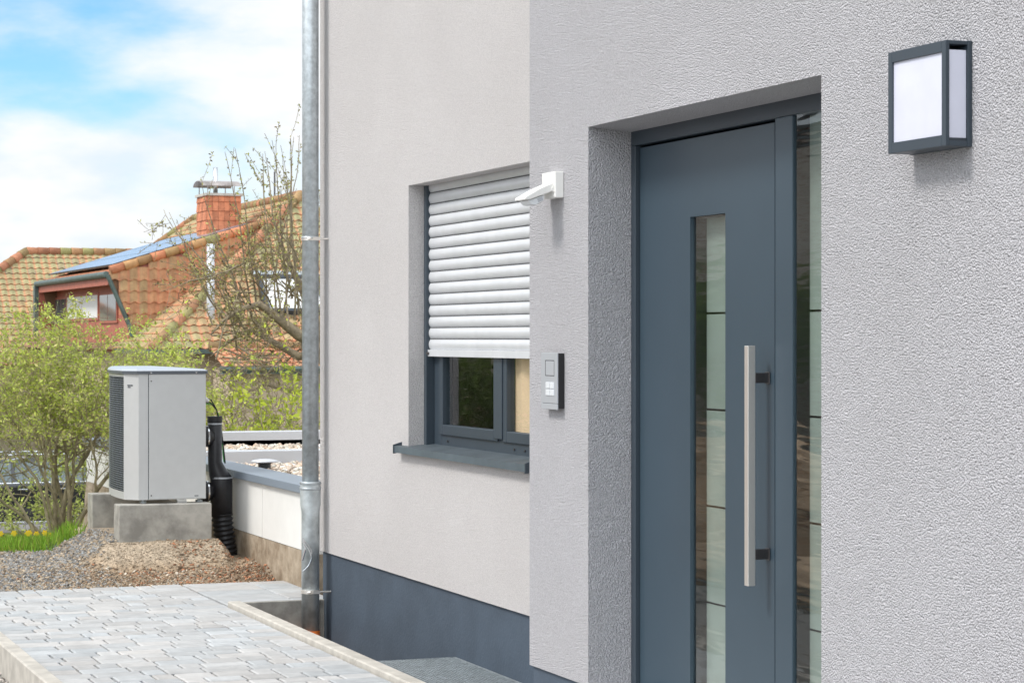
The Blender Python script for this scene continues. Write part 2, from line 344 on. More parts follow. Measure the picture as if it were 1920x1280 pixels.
for i_ in range(3):
    for j_ in range(3):
        if i_ == 1 and j_ == 1: continue
        lf.quad((XL, ys4[i_], zs4[j_]), (XL, ys4[i_], zs4[j_+1]), (XL, ys4[i_+1], zs4[j_+1]), (XL, ys4[i_+1], zs4[j_]))
for P_ in ([(gy0, gz0), (gy0, gz1), (gy1, gz1), (gy1, gz0)], [(ys4[0], zs4[0]), (ys4[3], zs4[0]), (ys4[3], zs4[3]), (ys4[0], zs4[3])]):
    for i_ in range(4):
        (a_, c_), (e_, g_) = P_[i_], P_[(i_+1) % 4]; lf.quad((XL, a_, c_), (XL, e_, g_), (XL+.06, e_, g_), (XL+.06, a_, c_))
def sub(mb, name, mt, par, **k):
    o = mb.build(name, mt, None, **k); o.parent = par
    return o
# door is a mesh at the house's origin frame; its children share world coordinates
sub(lf, 'door_leaf', M['slate_leaf'], dobj); sub(mul, 'mullion', M['slate_leaf'], dobj, bevel=.003)
gk = MB(); gk.box(XF+.10, XF+.11, lY0-.003, lY1+.003, .11, zleaf+.009); sub(gk, 'seal', M['black'], dobj)
def glazing(y0, y1, z0, z1, X, lines):
    g = MB(); g.box(X, X+.006, y0+.001, y1-.001, z0+.001, z1-.001); sub(g, 'pane', M['glass'], dobj)
    s_ = MB(); s_.box(X+.006, X+.052, y1-.004, y1+.010, z0, z1); s_.box(X+.006, X+.052, y0-.010, y0+.004, z0, z1)
    s_.box(X+.006, X+.052, y0, y1, z1-.004, z1+.008); sub(s_, 'spacer', M['black'], dobj)
    f = MB(); zz = [z0]+sorted(lines)+[z1]
    for a, b in zip(zz[:-1], zz[1:]): f.box(X+.052, X+.058, y0-.01, y1+.01, a+(.004 if a != z0 else 0), b-(.004 if b != z1 else 0))
    sub(f, 'frosted_pane', M['frost'], dobj)
    h = MB(); h.box(X+.064, X+.068, y0-.01, y1+.01, z0, z1); sub(h, 'backing', M['gun'], dobj)
sp = [PZ(1345, y, XL+.07) for y in (587, 768, 950, 1132)]
glazing(gy0, gy1, gz0, gz1, XL+.012, sp)
glazing(yr-.30, mY0-.002, .17, sgz, XF+.008, sp)
sb = MB(); 
for (a, b, c, d) in ((gy0-.012, gy0+.0, gz0, gz1), (gy1, gy1+.012, gz0, gz1)): pass
# handle
hy = (PY(1396, XL-.075)+PY(1410, XL-.075))/2; hz1 = PZ(1405, 648, XL-.075); hz0 = PZ(1405, 1098, XL-.075)
hb = MB(); hb.box(XL-.083, XL-.055, hy-.014, hy+.014, hz0, hz1); hobj = sub(hb, 'handle', M['steel'], dobj, bevel=.002)
for py in (708, 1037):
    z = PZ(1425, py, XL-.02); st = MB(); st.box(XL-.055, XL-.0, hy-.012, hy+.012, z-.017, z+.017); st.box(XL-.006, XL-.0005, hy-.016, hy+.016, z-.020, z+.020)
    sub(st, 'handle_mount', M['gun'], dobj, bevel=.002)
m = MB(); m.box(D1-.05, XF+.05, yr, yl, .10, .118); sub(m, 'threshold', M['alu'], dobj)
# ---- window
XS = D2+WD                               # shutter plane
gw1 = PY(795, XS); sw1 = PY(803, XS-.0)
fr = MB(); XW = XS+.035
by = [PY(p, XW) for p in (803, 827)]
zb = wz0+.012
fr.box(XW, XW+.07, by[1], wy1, zb, wz1); fr.box(XW, XW+.07, wy0, by[1]-.0002, zb, zb+.075); fr.box(XW, XW+.07, wy0, wy0+.06, zb+.0751, wz1)
fr.box(XW, XW+.07, wy0+.0601, by[1]-.0001, wz1-.25, wz1)
win = fr.build('window', M['slate'], house, bevel=.004)
XG = XW-.012
yA, yB = by[1]-.001, (wy0+by[1])/2
y_mid0, y_mid1 = PY(942, XG), PY(928, XG)
for (a, b) in ((y_mid1-.03, yA), (wy0+.07, y_mid0)):
    f = MB(); z0 = zb+.062; z1 = wz1-.2; t = .055
    f.box(XG, XG+.05, b-t, b, z0, z1); f.box(XG, XG+.05, a, a+t, z0, z1)
    f.box(XG, XG+.05, a+t+.0002, b-t-.0002, z0, z0+t); f.box(XG, XG+.05, a+t+.0002, b-t-.0002, z1-t, z1)
    s_ = sub(f, 'sash', M['slate'], win, bevel=.004)
    g = MB(); g.box(XG+.022, XG+.028, a+t, b-t, z0+t, z1-t); sub(g, 'pane', M['wglass'], win)
bar = MB(); bar.box(XG-.006, XG-.0002, y_mid0-.005, y_mid1+.008, zb+.075, wz1-.2); sub(bar, 'meeting_stile', M['slate'], win, bevel=.003)
rm = MB()
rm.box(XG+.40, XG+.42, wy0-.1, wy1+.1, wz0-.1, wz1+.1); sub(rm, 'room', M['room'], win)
cu = MB(); cy0, cy1 = wy0, PY(960, XG+.05)
n = 14
for i in range(n):
    a = cy0+(cy1-cy0)*i/n; b = cy0+(cy1-cy0)*(i+1)/n
    o1 = .012*math.sin(i*2.1); o2 = .012*math.sin((i+1)*2.1)
    cu.quad((XG+.045+o1, a, wz0), (XG+.045+o1, a, wz1), (XG+.045+o2, b, wz1), (XG+.045+o2, b, wz0))
sub(cu, 'curtain', M['tan'], win)
gr = MB(); gr.box(XS-.012, XS+.034, sw1, wy1-.0005, zb, wz1-.0005); sub(gr, 'shutter_rail', M['slate'], win, bevel=.002)
# roller shutter: curved slats
sh = MB(); szb = PZ(803, 655, XS); pitch = .0612; nsl = 15; prof = 8
ys_, ye_ = sw1-.001, wy0
for k in range(nsl):
    z0 = szb+k*pitch; z1 = z0+pitch*.90
    pr = [(XS+.012-.0095*math.sin(math.pi*j/prof)**.8 if j not in (0, prof) else XS+.012, z0+(z1-z0)*j/prof) for j in range(prof+1)]
    pr.append((XS+.014, z0+pitch))
    vs = [(x, ye_, z) for x, z in pr]+[(x, ys_, z) for x, z in pr]; q = len(pr)
    sh.add(vs, [(j, j+1, q+j+1, q+j) for j in range(q-1)])
    # end cap of the slat
    sh.add([(x, ys_, z) for x, z in pr[:-1]]+[(XS+.014, ys_, z0)], [tuple(range(prof+2))[::-1]])
shut = sub(sh, 'roller_shutter', M['alu'], win, smooth=False)
for p in shut.data.polygons: p.use_smooth = False
hl = MB()                                # perforation slots between the slats
for k in range(1, nsl):
    z = szb+k*pitch-pitch*.07; y = ys_-.012
    while y > ye_: hl.box(XS+.0085, XS+.016, y-.011, y, z-.001, z+.002); y -= .019
sub(hl, 'shutter_slots', M['black'], win)
eb = MB(); zbb = PZ(803, 668, XS); eb.box(XS-.004, XS+.014, ye_, ys_-.0, zbb, szb-.001); sub(eb, 'shutter_end_bar', M['alu'], win, bevel=.002)
st = MB(); st.tube([(XS-.006, ys_-.004, zbb+.017), (XS-.006, ys_-.028, zbb+.017)], [.009, .007], 10); sub(st, 'shutter_stop', M['gun'], win)
# sill
sy1 = PY(744, D2-.03); sy0 = PY(985, D2-.045); si = MB()
zs0 = PZ(742, 838, D2-.045)
zsw = wz0+.006
pts = [(D2-.045, zs0-.030), (D2-.045, zs0+.006), (XW+.01, zsw+.012), (XW+.01, zsw+.009), (D2-.042, zs0+.002), (D2-.042, zs0-.030)]
def slab(mb, poly_xz, y0, y1):
    mb.prism([(x, y0, z) for x, z in poly_xz], (0, y1-y0, 0))
slab(si, pts[:2]+[pts[4], pts[5]], sy0, sy1); sil = sub(si, 'sill', M['sill'], win, bevel=.001)
s2 = MB(); slab(s2, [(D2-.0449, zs0+.0061), (XW+.01, zsw+.0121), (XW+.01, zsw+.006), (D2-.042, zs0+.002)], sy0, sy1); sub(s2, 'sill_top', M['sill_top'], win)
for ya, yb in ((sy1, sy1+.012), (sy0-.012, sy0)):
    e = MB(); e.prism([(D2-.050, ya, zs0-.036), (D2-.050, ya, zs0+.012), (D2+.0005 if ya == sy1 else D2+.001, ya, zsw+.018), (D2+.001, ya, zs0-.030)], (0, yb-ya, 0)); sub(e, 'sill_cap', M['slate'], win, bevel=.001)
u = MB(); u.box(D2-.041, D2-.0005, sy0, sy1, zs0-.024, zs0-.004); sub(u, 'sill_seal', M['slate_dark'], win)
for p in (840, 965, 985, 1000):
    y = PY(p, XW-.001); b = MB(); b.tube([(XW-.006, y, zb+.03), (XW+.002, y, zb+.03)], .006, 8); sub(b, 'drain_cap', M['gun'], win)

# ================================================================== fixtures on the walls
# wall lamp
ld = .082; XLf = D1-ld
ly1, ly0 = PY(1665, XLf), PY(1773, XLf); lz1 = PZ(1720, 87, XLf)-.0; lz0 = PZ(1720, 281, XLf)
lamp = thing('wall_lamp', 'square slate framed wall lamp with white panes beside the door', 'lamp', (D1, (ly0+ly1)/2, lz0))
b = MB(); bw = .021; bt = .030
b.box(XLf, XLf+.012, ly0, ly0+bw, lz0, lz1); b.box(XLf, XLf+.012, ly1-bw, ly1, lz0, lz1)
b.box(XLf, XLf+.012, ly0+bw+.0001, ly1-bw-.0001, lz1-bt, lz1); b.box(XLf, XLf+.012, ly0+bw+.0001, ly1-bw-.0001, lz0, lz0+bt)
for a, c in ((lz0, lz0+.014), (lz1-.010, lz1)): b.box(XLf+.0121, D1-.0141, ly0+.0002, ly1-.0002, a, c)
b.build('lamp_frame', M['slate'], lamp, bevel=.0015)
b = MB(); b.box(D1-.014, D1, ly0-.001, ly1+.001, lz0-.001, lz1+.001); b.build('back_plate', M['slate'], lamp, bevel=.0015)
b = MB(); b.box(XLf+.0065, D1-.0142, ly0+.006, ly1-.006, lz0+.022, lz1-.024); b.build('lamp_pane', M['opal'], lamp, bevel=.002)
b = MB()
b.box(XLf+.014, D1-.0143, ly0+.004, ly1-.004, lz0+.0142, lz0+.0219); b.build('inner_tray', M['slate_dark'], lamp)
# motion sensor
sx = D1-.036; sy1_, sy0_ = PY(1016, sx), PY(1041, sx); sz1 = PZ(1030, 323, sx); sz0 = PZ(1030, 372, sx)
sen = thing('motion_sensor', 'small white motion sensor on the grey corner beside the shuttered window', 'motion sensor', (D1, (sy0_+sy1_)/2, sz0))
b = MB(); b.box(sx, D1, sy0_, sy1_, sz0, sz1); b.build('housing', M['white_pl'], sen, bevel=.003)
yc = (sy0_+sy1_)/2; hw = (sy1_-sy0_)/2*.80
b = MB(); zt_ = sz0+(sz1-sz0)*.45
dx, dz = -.118, -.052; Lh = math.hypot(dx, dz); ax = Vector((dx, 0, dz))/Lh; up = Vector((-ax.z, 0, ax.x)); up = up if up.z > 0 else -up
o0 = Vector((sx, yc, zt_))
prof_ = [(0, -.014), (.03, -.016), (.115, -.010), (.132, -.002), (.126, .006), (.06, .013), (0, .013)]
pts = [o0+ax*p+up*q+Vector((0, -hw, 0)) for p, q in prof_]
b.prism(pts, (0, 2*hw, 0)); b.build('sensor_head', M['white_pl'], sen, bevel=.003)
b = MB()
pts = [o0+ax*p+up*q+Vector((0, -hw*.82, 0)) for p, q in [(.045, -.017), (.118, -.011), (.112, -.030), (.095, -.040), (.055, -.037)]]
b.prism(pts, (0, 2*hw*.82, 0)); b.build('lens', M['screen'], sen, bevel=.003)
b = MB(); pc = o0+ax*.070+up*(-.027); b.obox(pc+Vector((0, -hw*.84, 0)), ax*.011, (0, .001, 0), up*.007); b.build('eye', M['silver_pl'], sen)
b = MB(); b.tube([o0+Vector((.002, -hw*1.1, -.012)), o0+Vector((.002, hw*1.1, -.012))], .012, 12)
b.build('hinge', M['white_pl'], sen)
# intercom
ix = D1-.026; iy1, iy0 = PY(1017, ix), PY(1047, ix); iz1 = PZ(1032, 661, ix); iz0 = PZ(1032, 767, ix)
ic = thing('door_intercom', 'slim silver and black intercom on the grey corner left of the door', 'intercom', (D1, (iy0+iy1)/2, iz0))
b = MB(); b.box(ix+.0005, D1, iy0, iy1, iz0+.004, iz1-.002); b.build('housing', M['black'], ic, bevel=.003)
b = MB(); b.box(ix-.006, ix, iy0-.0005, iy1, iz0+.024, iz1); b.box(ix-.006, ix, iy0-.0005, iy1, iz0, iz0+.0225); b.build('front_plate', M['silver_pl'], ic, bevel=.0015)
hgt = iz1-iz0; wdt = iy1-iy0
b = MB(); b.box(ix-.0068, ix-.0005, iy0+wdt*.18, iy1-wdt*.30, iz1-hgt*.40, iz1-hgt*.145); b.build('camera_window', M['silver_pl'], ic, bevel=.001)
b = MB(); b.box(ix-.0064, ix-.001, iy0+wdt*.165, iy1-wdt*.27, iz1-hgt*.41, iz1-hgt*.132); b.build('window_rim', M['black'], ic)
for k in range(2):
    for j in range(2):
        za = iz1-hgt*(.52+.125*k); b = MB(); ya = iy0+wdt*(.18+.26*j); b.box(ix-.009, ix-.0055, ya, ya+wdt*.23, za-hgt*.11, za); b.build('call_button', M['screen'], ic, bevel=.0015)
# downpipe
px_, py_ = D2-.075, 0
q_ = None
def column(Xp):
    return PY(582, Xp)
PX = D2-.10; PYY = column(PX)
dpz = thing('downpipe', 'galvanised rain downpipe at the far corner of the off-white wall', 'downpipe', (PX, PYY, 0))
sP = F/(PX*sa+PYY*ca)
zz = lambda y: CZ-(y-HOR)/sP
r = .0505
b = MB(); b.tube([(PX, PYY, zz(906)), (PX, PYY, ZT-.1)], r, 40); b.build('upper_pipe', M['zinc'], dpz, smooth=True)
b = MB(); zs_ = zz(905)
b.tube([(PX, PYY, zz(1184)), (PX, PYY, zz(960)), (PX, PYY, zz(945)), (PX, PYY, zs_-.02), (PX, PYY, zs_), (PX, PYY, zs_+.001)], [.0545, .0545, .0625, .0625, .0605, .050], 40)
b.build('lower_sleeve', M['zinc_old'], dpz, smooth=True)
for y in (446, 905, 915):
    b = MB(); zc = zz(y); rr = .0525 if y == 446 else .064; b.tube([(PX, PYY, zc-.010), (PX, PYY, zc-.006), (PX, PYY, zc+.006), (PX, PYY, zc+.010)], [rr-.003, rr+.002, rr+.002, rr-.003], 40); b.build('collar', M['zinc'], dpz, smooth=True)
for y in (1108, 448):
    zc = zz(y); b = MB(); rr = .0565 if y == 1108 else .0525
    b.tube([(PX, PYY, zc-.012), (PX, PYY, zc-.011), (PX, PYY, zc+.011), (PX, PYY, zc+.012)], [rr-.003, rr+.002, rr+.002, rr-.003], 36)
    b.tube([(PX+rr*.7, PYY-rr*.8, zc), (D2+.02, PYY-.05, zc)], .006, 8)
    b.obox((PX+.02, PYY-rr-.008, zc), (.022, 0, 0), (0, .004, 0), (0, 0, .010)); b.tube([(PX-.03, PYY-rr-.004, zc), (PX-.018, PYY-rr-.014, zc)], .008, 8)
    b.build('pipe_bracket', M['steel'], dpz, bevel=0)
b = MB(); b.tube([(PX, PYY, -.55), (PX, PYY, zz(1181))], .058, 32); b.build('drain_socket', M['orange'], dpz, smooth=True)
wl = thing('wire_loop', 'bright wire loop hanging against the lower downpipe', 'wire', (PX, PYY, zz(1070)))
b = MB(); pts = []
for k in range(17):
    t = k/16; x = 568+17*math.sin(math.pi*t)**.8; y = 1012+58*t
    p = U(x, y, F/sP-.068); pts.append(p)
b.tube(pts, .0035, 6); b.tube([p+Vector((-.008, -.006, -.01)) for p in pts[:14]], .003, 6)
b.tube([U(568, 1008, F/sP-.066), U(573, 1030, F/sP-.068), U(567, 1050, F/sP-.066)], .006, 6); b.build('wire', M['chrome'], wl)

# ================================================================== paving, kerbs, light well
KX0, KX1 = 1.76, 3.335; YP = 15.0; YW = YE
pm = MB(); jt = []
rows = []
y = 5.0; g = .008
base = np.array([.45, .458, .462])
def block(x0, x1, y0, y1, zt=0.0):
    k = .88+rng.random()*.24; wv = rng.random()*.035-.012; col = tuple((base+np.array([wv, 0, -wv*.8]))*k)
    zt += rng.normal()*.0008; c = .006; tl = rng.normal()*.0006
    vs = [(x0, y0, -.05), (x1, y0, -.05), (x1, y1, -.05), (x0, y1, -.05), (x0, y0, zt-c*.8), (x1, y0, zt-c*.8), (x1, y1, zt-c*.8), (x0, y1, zt-c*.8),
          (x0+c, y0+c, zt+tl), (x1-c, y0+c, zt), (x1-c, y1-c, zt-tl), (x0+c, y1-c, zt)]
    pm.add(vs, [(0,1,5,4),(1,2,6,5),(2,3,7,6),(3,0,4,7),(4,5,9,8),(5,6,10,9),(6,7,11,10),(7,4,8,11),(8,9,10,11)], col)
i = 0
while y < YP-.05:
    d = (.13, .15, .15, .17)[rng.integers(4)]
    if y+d > YP-.05: d = YP-y
    x = KX0+.093; xe = KX1-.004
    lens = []
    while x < xe-.02:
        l = (.11, .15, .19, .24)[rng.integers(4)]
        if xe-(x+l) < .10: l = xe-x
        block(x+.006, x+l-.006, y+g/2, y+d-g/2); x += l
    y += d; i += 1
# larger slabs beyond the light well, behind the kerb corner
y = YW+.01
while y < YP-.05:
    d = min(.29, YP-y); x = KX1+.01
    if YP-(y+d) < .1: d = YP-y
    while x < 4.04: block(x+g/2, min(x+.45, 4.045)-g/2, y+g/2, y+d-g/2, .0); x += .45
    y += d
pv = pm.build('paving', M['paver']); tag(pv, kind='structure')
m = MB(); m.box(KX0+.08, 4.045, YW+.002, YP, -.085, -.030); m.box(KX0+.08, KX1, 5, YW+.002, -.085, -.0301); tag(m.build('paving_bed', M['joint']), kind='structure')
# kerb of the light well
def kerb(name, label, pts_list, w_=.085, grp=None):
    pass
k1 = MB(); ko = KX1; yy = 5.0; kh = .028
while yy < YW+.02:
    ye = min(yy+1.0, YW+.022)
    k1.prism([(ko, yy+.002, -.45), (ko, yy+.002, kh-.006), (ko+.008, yy+.002, kh), (ko+.078, yy+.002, kh), (ko+.085, yy+.002, kh-.006), (ko+.085, yy+.002, -.45)], (0, ye-yy-.004, 0)); yy = ye
tag(k1.build('kerb', M['kerb'], bevel=.002), kind='structure')
k2 = MB(); k2.box(ko+.086, D2+.3, YW-.04, YW+.005, -.45, .022); tag(k2.build('kerb', M['concrete'], bevel=.004), kind='structure')
k3 = MB(); yy = 4.7
while yy < 18:
    ye = yy+1.0; k3.prism([(KX0, yy+.002, -.3), (KX0, yy+.002, .018), (KX0+.006, yy+.002, .025), (KX0+.074, yy+.002, .025), (KX0+.08, yy+.002, .018), (KX0+.08, yy+.002, -.3)], (0, .996, 0)); yy = ye
    if yy > 14.5: break
tag(k3.build('kerb', M['kerb'], bevel=.002), kind='structure')
m = MB(); m.box(ko+.084, D2+.1, YC-.1, YW-.04, -.42, -.34); tag(m.build('light_well_floor', M['soil']), kind='structure')
# steel grating over the light well
gx0, gx1, gy1_, gy0_ = ko+.088, D2+.012, PY(850, D2), PY(850, D2)-1.28
grt = thing('steel_grating', 'galvanised mesh grating over the light well beside the plinth', 'grating', ((gx0+gx1)/2, (gy0_+gy1_)/2, -.02))
b = MB(); zt0 = -.014; bh = .022
for a, c, d, e in ((gx0, gx0+.004, gy0_, gy1_), (gx1-.004, gx1, gy0_, gy1_), (gx0, gx1, gy0_, gy0_+.004), (gx0, gx1, gy1_-.004, gy1_)): b.box(a, c, d, e, zt0-bh, zt0+.001)
b.build('frame', M['zinc'], grt)
b = MB(); x = gx0+.02
while x < gx1-.01: b.box(x, x+.003, gy0_+.005, gy1_-.005, zt0-bh+.002, zt0); x += .0195
y = gy0_+.015
while y < gy1_-.01: b.box(gx0+.005, gx1-.005, y, y+.003, zt0-.012, zt0-.0008); y += .0195
b.build('mesh', M['zinc'], grt)

# ================================================================== terrain
def smooth(a, b, x):
    t = np.clip((x-a)/(b-a), 0, 1); return t*t*(3-2*t)
rngt = np.random.default_rng(3)
_g = rngt.random((64, 64))
def vn(x, y, s):
    x = np.asarray(x)*s; y = np.asarray(y)*s; xi = np.floor(x).astype(int); yi = np.floor(y).astype(int); fx = x-xi; fy = y-yi
    fx = fx*fx*(3-2*fx); fy = fy*fy*(3-2*fy); g = lambda a, b: _g[a % 64, b % 64]
    return (g(xi, yi)*(1-fx)+g(xi+1, yi)*fx)*(1-fy)+(g(xi, yi+1)*(1-fx)+g(xi+1, yi+1)*fx)*fy-.5
BX0, BX1 = 3.19, 3.83; BYn, BYf = 15.95, 17.22         # block rows
def hgt_(x, y):
    x = np.asarray(x, float); y = np.asarray(y, float)
    h = -.035+.10*smooth(15.1, 16.0, y)-.0*x
    h = h+.02*vn(x, y, 2)+.012*vn(x, y, 7)
    # heap against the blocks
    dx = np.maximum(np.maximum(BX0-.12-x, (x-(BX1-.02))*3), 0); dy = np.maximum(np.maximum(15.88-y, y-17.4), 0); dd = np.sqrt(dx*dx+dy*dy)
    h = h+.145*np.clip(1-dd/.26, 0, 1)**.8
    # crest of gravel to the left of the blocks
    h = h+.05*smooth(3.0, 1.5, x)*0
    d2 = smooth(17.0, 21.5, y); h = h*(1-d2)+(-.30)*d2
    h = h-1.85*smooth(21.5, 31, y)
    h = np.where((y < 15.02), -.06-.08*(x < KX0+.01), h)
    h = h-1.75*(smooth(60, 20, x) < -1)
    return h
nx, ny = 150, 190
xs = np.concatenate([np.linspace(-40, 0.5, 22)[:-1], np.linspace(.5, 4.3, 110), np.linspace(4.5, 60, 18)])
ysv = np.concatenate([np.linspace(-6, 14.9, 12), [15.0, 15.03], np.linspace(15.05, 18, 95), np.linspace(18.1, 34, 60)[1:], [45, 60]])
X_, Y_ = np.meshgrid(xs, ysv); H = hgt_(X_, Y_)
H = np.where((X_ > 4.2) & (Y_ < 60) & (Y_ > 14.9), -2.2, H)
H = np.where((X_ > KX0) & (X_ < 12) & (Y_ < 14.95), -.5, H)
n1, n2 = X_.shape
vs = np.stack([X_, Y_, H], -1).reshape(-1, 3)
idx = np.arange(n1*n2).reshape(n1, n2)
fs = np.stack([idx[:-1, :-1], idx[:-1, 1:], idx[1:, 1:], idx[1:, :-1]], -1).reshape(-1, 4)
m = MB(); m.v = [tuple(v) for v in vs]; m.f = [tuple(int(i) for i in f) for f in fs]
m.c = []
for (x, y, z) in m.v:
    # brown soil, pale sand heap, grey gravel left, dark green soil beyond
    n = float(vn(x, y, 3.3))
    heap = max(0, 1-math.hypot(max(BX0-.20-x, x-BX1-.05, 0), max(15.72-y, 0))/.10)
    c = np.array([.34, .25, .165])*(1+.5*n); grey = float(smooth(3.15, 2.55, x+n*.6)); c = c*(1-grey)+np.array([.23, .225, .215])*grey
    if x < 3.1 and y > 15.9: c = np.array([.22, .215, .205])
    c = c*(1-heap)+np.array([.44, .355, .26])*heap*(1+.2*n)
    if y > 16.9 and x < 3.0: c = np.array([.055, .085, .02])
    if y > 21.5: c = np.array([.06, .08, .03])
    m.c.append(tuple(c))
M['earth'] = mat('earth', tint=True, rough=.95, var=.25, vscale=18, bump=1, bscale=55, bdist=.02)
tag(m.build('ground', M['earth']), kind='structure')
m = MB(); m.quad((-1500, -1500, -2.12), (1500, -1500, -2.12), (1500, 2500, -2.12), (-1500, 2500, -2.12)); tag(m.build('far_ground', M['ground']), kind='structure')
m = MB(); m.box(-60, 13, 36, 46, -2.1, -1.99); tag(m.build('street', M['asphalt']), kind='structure')
m = MB(); m.box(-60, 13, 34.5, 35.9, -2.1, -1.93); m.box(-60, 13, 46.1, 48, -2.1, -1.93); tag(m.build('pavement', M['kerb']), kind='structure')
# loose stones: one small faceted stone, scattered in one mesh
ico = [( .0,0,1),(.894,0,.447),(.276,.851,.447),(-.724,.526,.447),(-.724,-.526,.447),(.276,-.851,.447),(.724,.526,-.447),(-.276,.851,-.447),(-.894,0,-.447),(-.276,-.851,-.447),(.724,-.526,-.447),(0,0,-1)]
icf = [(0,1,2),(0,2,3),(0,3,4),(0,4,5),(0,5,1),(1,6,2),(2,7,3),(3,8,4),(4,9,5),(5,10,1),(2,6,7),(3,7,8),(4,8,9),(5,9,10),(1,10,6),(6,11,7),(7,11,8),(8,11,9),(9,11,10),(10,11,6)]
ICO = np.array(ico); ICF = np.array(icf)
def stones(name, P, S, Ccol, parent=None, flat=.6):
    n = len(P); V = ICO[None]*(1+.25*rng.normal(size=(n, 12, 1)))*np.array(S)[:, None, None]
    V = V*np.stack([.7+.6*rng.random(n), .7+.6*rng.random(n), flat*(.7+.6*rng.random(n))], -1)[:, None, :]
    th = rng.random(n)*6.28; c, s = np.cos(th)[:, None], np.sin(th)[:, None]; tl = rng.normal(size=(n, 1))*.4
    x = V[..., 0]*c-V[..., 1]*s; y = V[..., 0]*s+V[..., 1]*c; z = V[..., 2]+x*tl
    V = np.stack([x, y, z], -1)+np.array(P)[:, None, :]
    Fc = (ICF[None]+(np.arange(n)*12)[:, None, None]).reshape(-1, 3)
    me = bpy.data.meshes.new(name); me.vertices.add(n*12); me.vertices.foreach_set('co', V.ravel().astype('f'))
    me.loops.add(len(Fc)*3); me.loops.foreach_set('vertex_index', Fc.ravel().astype('i')); me.polygons.add(len(Fc))
    me.polygons.foreach_set('loop_start', np.arange(len(Fc))*3); me.update(calc_edges=True); me.validate()
    at = me.color_attributes.new('tint', 'FLOAT_COLOR', 'POINT')
    cc_ = np.concatenate([np.array(Ccol), np.ones((n, 1))], 1); at.data.foreach_set('color', np.repeat(cc_, 12, 0).astype('f').ravel())
    me.materials.append(M['gravel']); o = bpy.data.objects.new(name, me); C.objects.link(o)
    if parent: o.parent = parent; o.matrix_parent_inverse = Matrix.Translation(WL[parent.name]).inverted()
    return o
# grey gravel
n = 15000; x = 1.7+rng.random(n)*1.75; y = 15.02+rng.random(n)*2.1
y = np.where(y > 16.95, 15.02+rng.random(n)*1.9, y)
keep = (x+.35*vn(x, y, 1.7)+.30*rng.normal(size=n) < 2.75-.0*(y-15)) | ((y > 15.95) & (x < 3.16))
keep &= ~((x > 3.0) & (y < 15.9))
x, y = x[keep], y[keep]; z = hgt_(x, y)+.004; n = len(x)
k = .5+rng.random((n, 1))*.9; col = np.where(rng.random((n, 1)) < .42, np.array([[.36, .29, .21]]), np.array([[.27, .262, .25]]))*k*(1+.04*rng.normal(size=(n, 1))*np.array([1, 0, -1]))
tag(stones('gravel', np.stack([x, y, z], -1), .007+.011*rng.random(n)**2, np.clip(col, .03, .7)), kind='stuff')
# brown chips
n = 11000; x = 1.9+rng.random(n)*2.2; y = 15.02+rng.random(n)**1.1*1.0
keep = (x+.6*rng.normal(size=n)*.5 > 2.3) & (np.hypot(np.maximum(np.maximum(BX0-.12-x, x-BX1), 0), np.maximum(15.88-y, 0)) > .20+.06*rng.random(n)); x, y = x[keep], y[keep]; n = len(x); z = hgt_(x, y)+.003
k = .45+rng.random((n, 1))*.9; hue = rng.random((n, 1)); orange = (hue < np.where((x > 3.1), .20, .08)[:, None])
col = np.where(orange, np.array([[.38, .19, .105]]), np.where(hue > .80, np.array([[.52, .46, .38]]), np.array([[.33, .245, .165]])))*k
tag(stones('soil_chips', np.stack([x, y, z], -1), .004+.010*rng.random(n)**2.5, np.clip(col, .02, .7)), kind='stuff')
# fine grit on the heap
n = 2200; x = BX0-.45+rng.random(n)*1.15; y = 15.58+rng.random(n)*.38; z = hgt_(x, y)+.001
keep = z > .07; x, y, z = x[keep], y[keep], z[keep]; n = len(x); k = .6+rng.random((n, 1))*.7
tag(stones('sand_grit', np.stack([x, y, z], -1), .003+.006*rng.random(n)**3, np.array([.44, .355, .26])*k), kind='stuff')
# a bank of brick rubble at the garage wall
n = 1300; x = 3.45+rng.random(n)*.6; y = 15.10+rng.random(n)*.85; hb_ = .07*np.exp(-((x-4.02)/.25)**2-((y-15.35)/.22)**2); z = hgt_(x, y)+hb_*rng.random(n)
k = .5+rng.random((n, 1))*.9; col = np.where(rng.random((n, 1)) < .27, np.array([[.38, .17, .09]]), np.array([[.33, .24, .16]]))*k
tag(stones('rubble', np.stack([x, y, z], -1), .005+.012*rng.random(n)**3, col), kind='stuff')
# lower-left gravel strip beyond the kerb
n = 2500; x = 1.0+rng.random(n)*.82; y = 9.5+rng.random(n)*4; z = np.full(n, -.135); k = .6+rng.random((n, 1))*1.0
tag(stones('gravel_strip', np.stack([x, y, z], -1), .008+.016*rng.random(n)**2, np.clip(np.array([.34, .31, .28])*k, 0, .8)), kind='stuff')

# ---- grass and flowers
m = MB(); nb = 26000
gx = .2+rng.random(nb)*3.3; gy = 16.85+rng.random(nb)*5.2; gz = hgt_(gx, gy)
for a, b_, c in zip(gx, gy, gz):
    if a > 3.05+.1*(b_ > 17.6)*0 and b_ < 18.0: continue
    h = .05+.06*rng.random(); th = rng.random()*6.28; l = .25*rng.normal(2 and 0, 1) if False else rng.normal()*.03; w_ = .005+.004*rng.random()
    k = .6+.8*rng.random(); col = (.24*k, .42*k, .04*k) if rng.random() < .8 else (.36*k, .42*k, .08*k)
    dx, dy = math.cos(th)*w_, math.sin(th)*w_
    m.add([(a-dx, b_-dy, c-.01), (a+dx, b_+dy, c-.01), (a+l, b_+rng.normal()*.02, c+h)], [(0,1,2)], col)
tag(m.build('grass', M['leaf']), kind='stuff')
M['yellow'] = mat('petal', (.85, .62, .03), .6)
M['stem'] = mat('stem', (.12, .26, .04), .6)
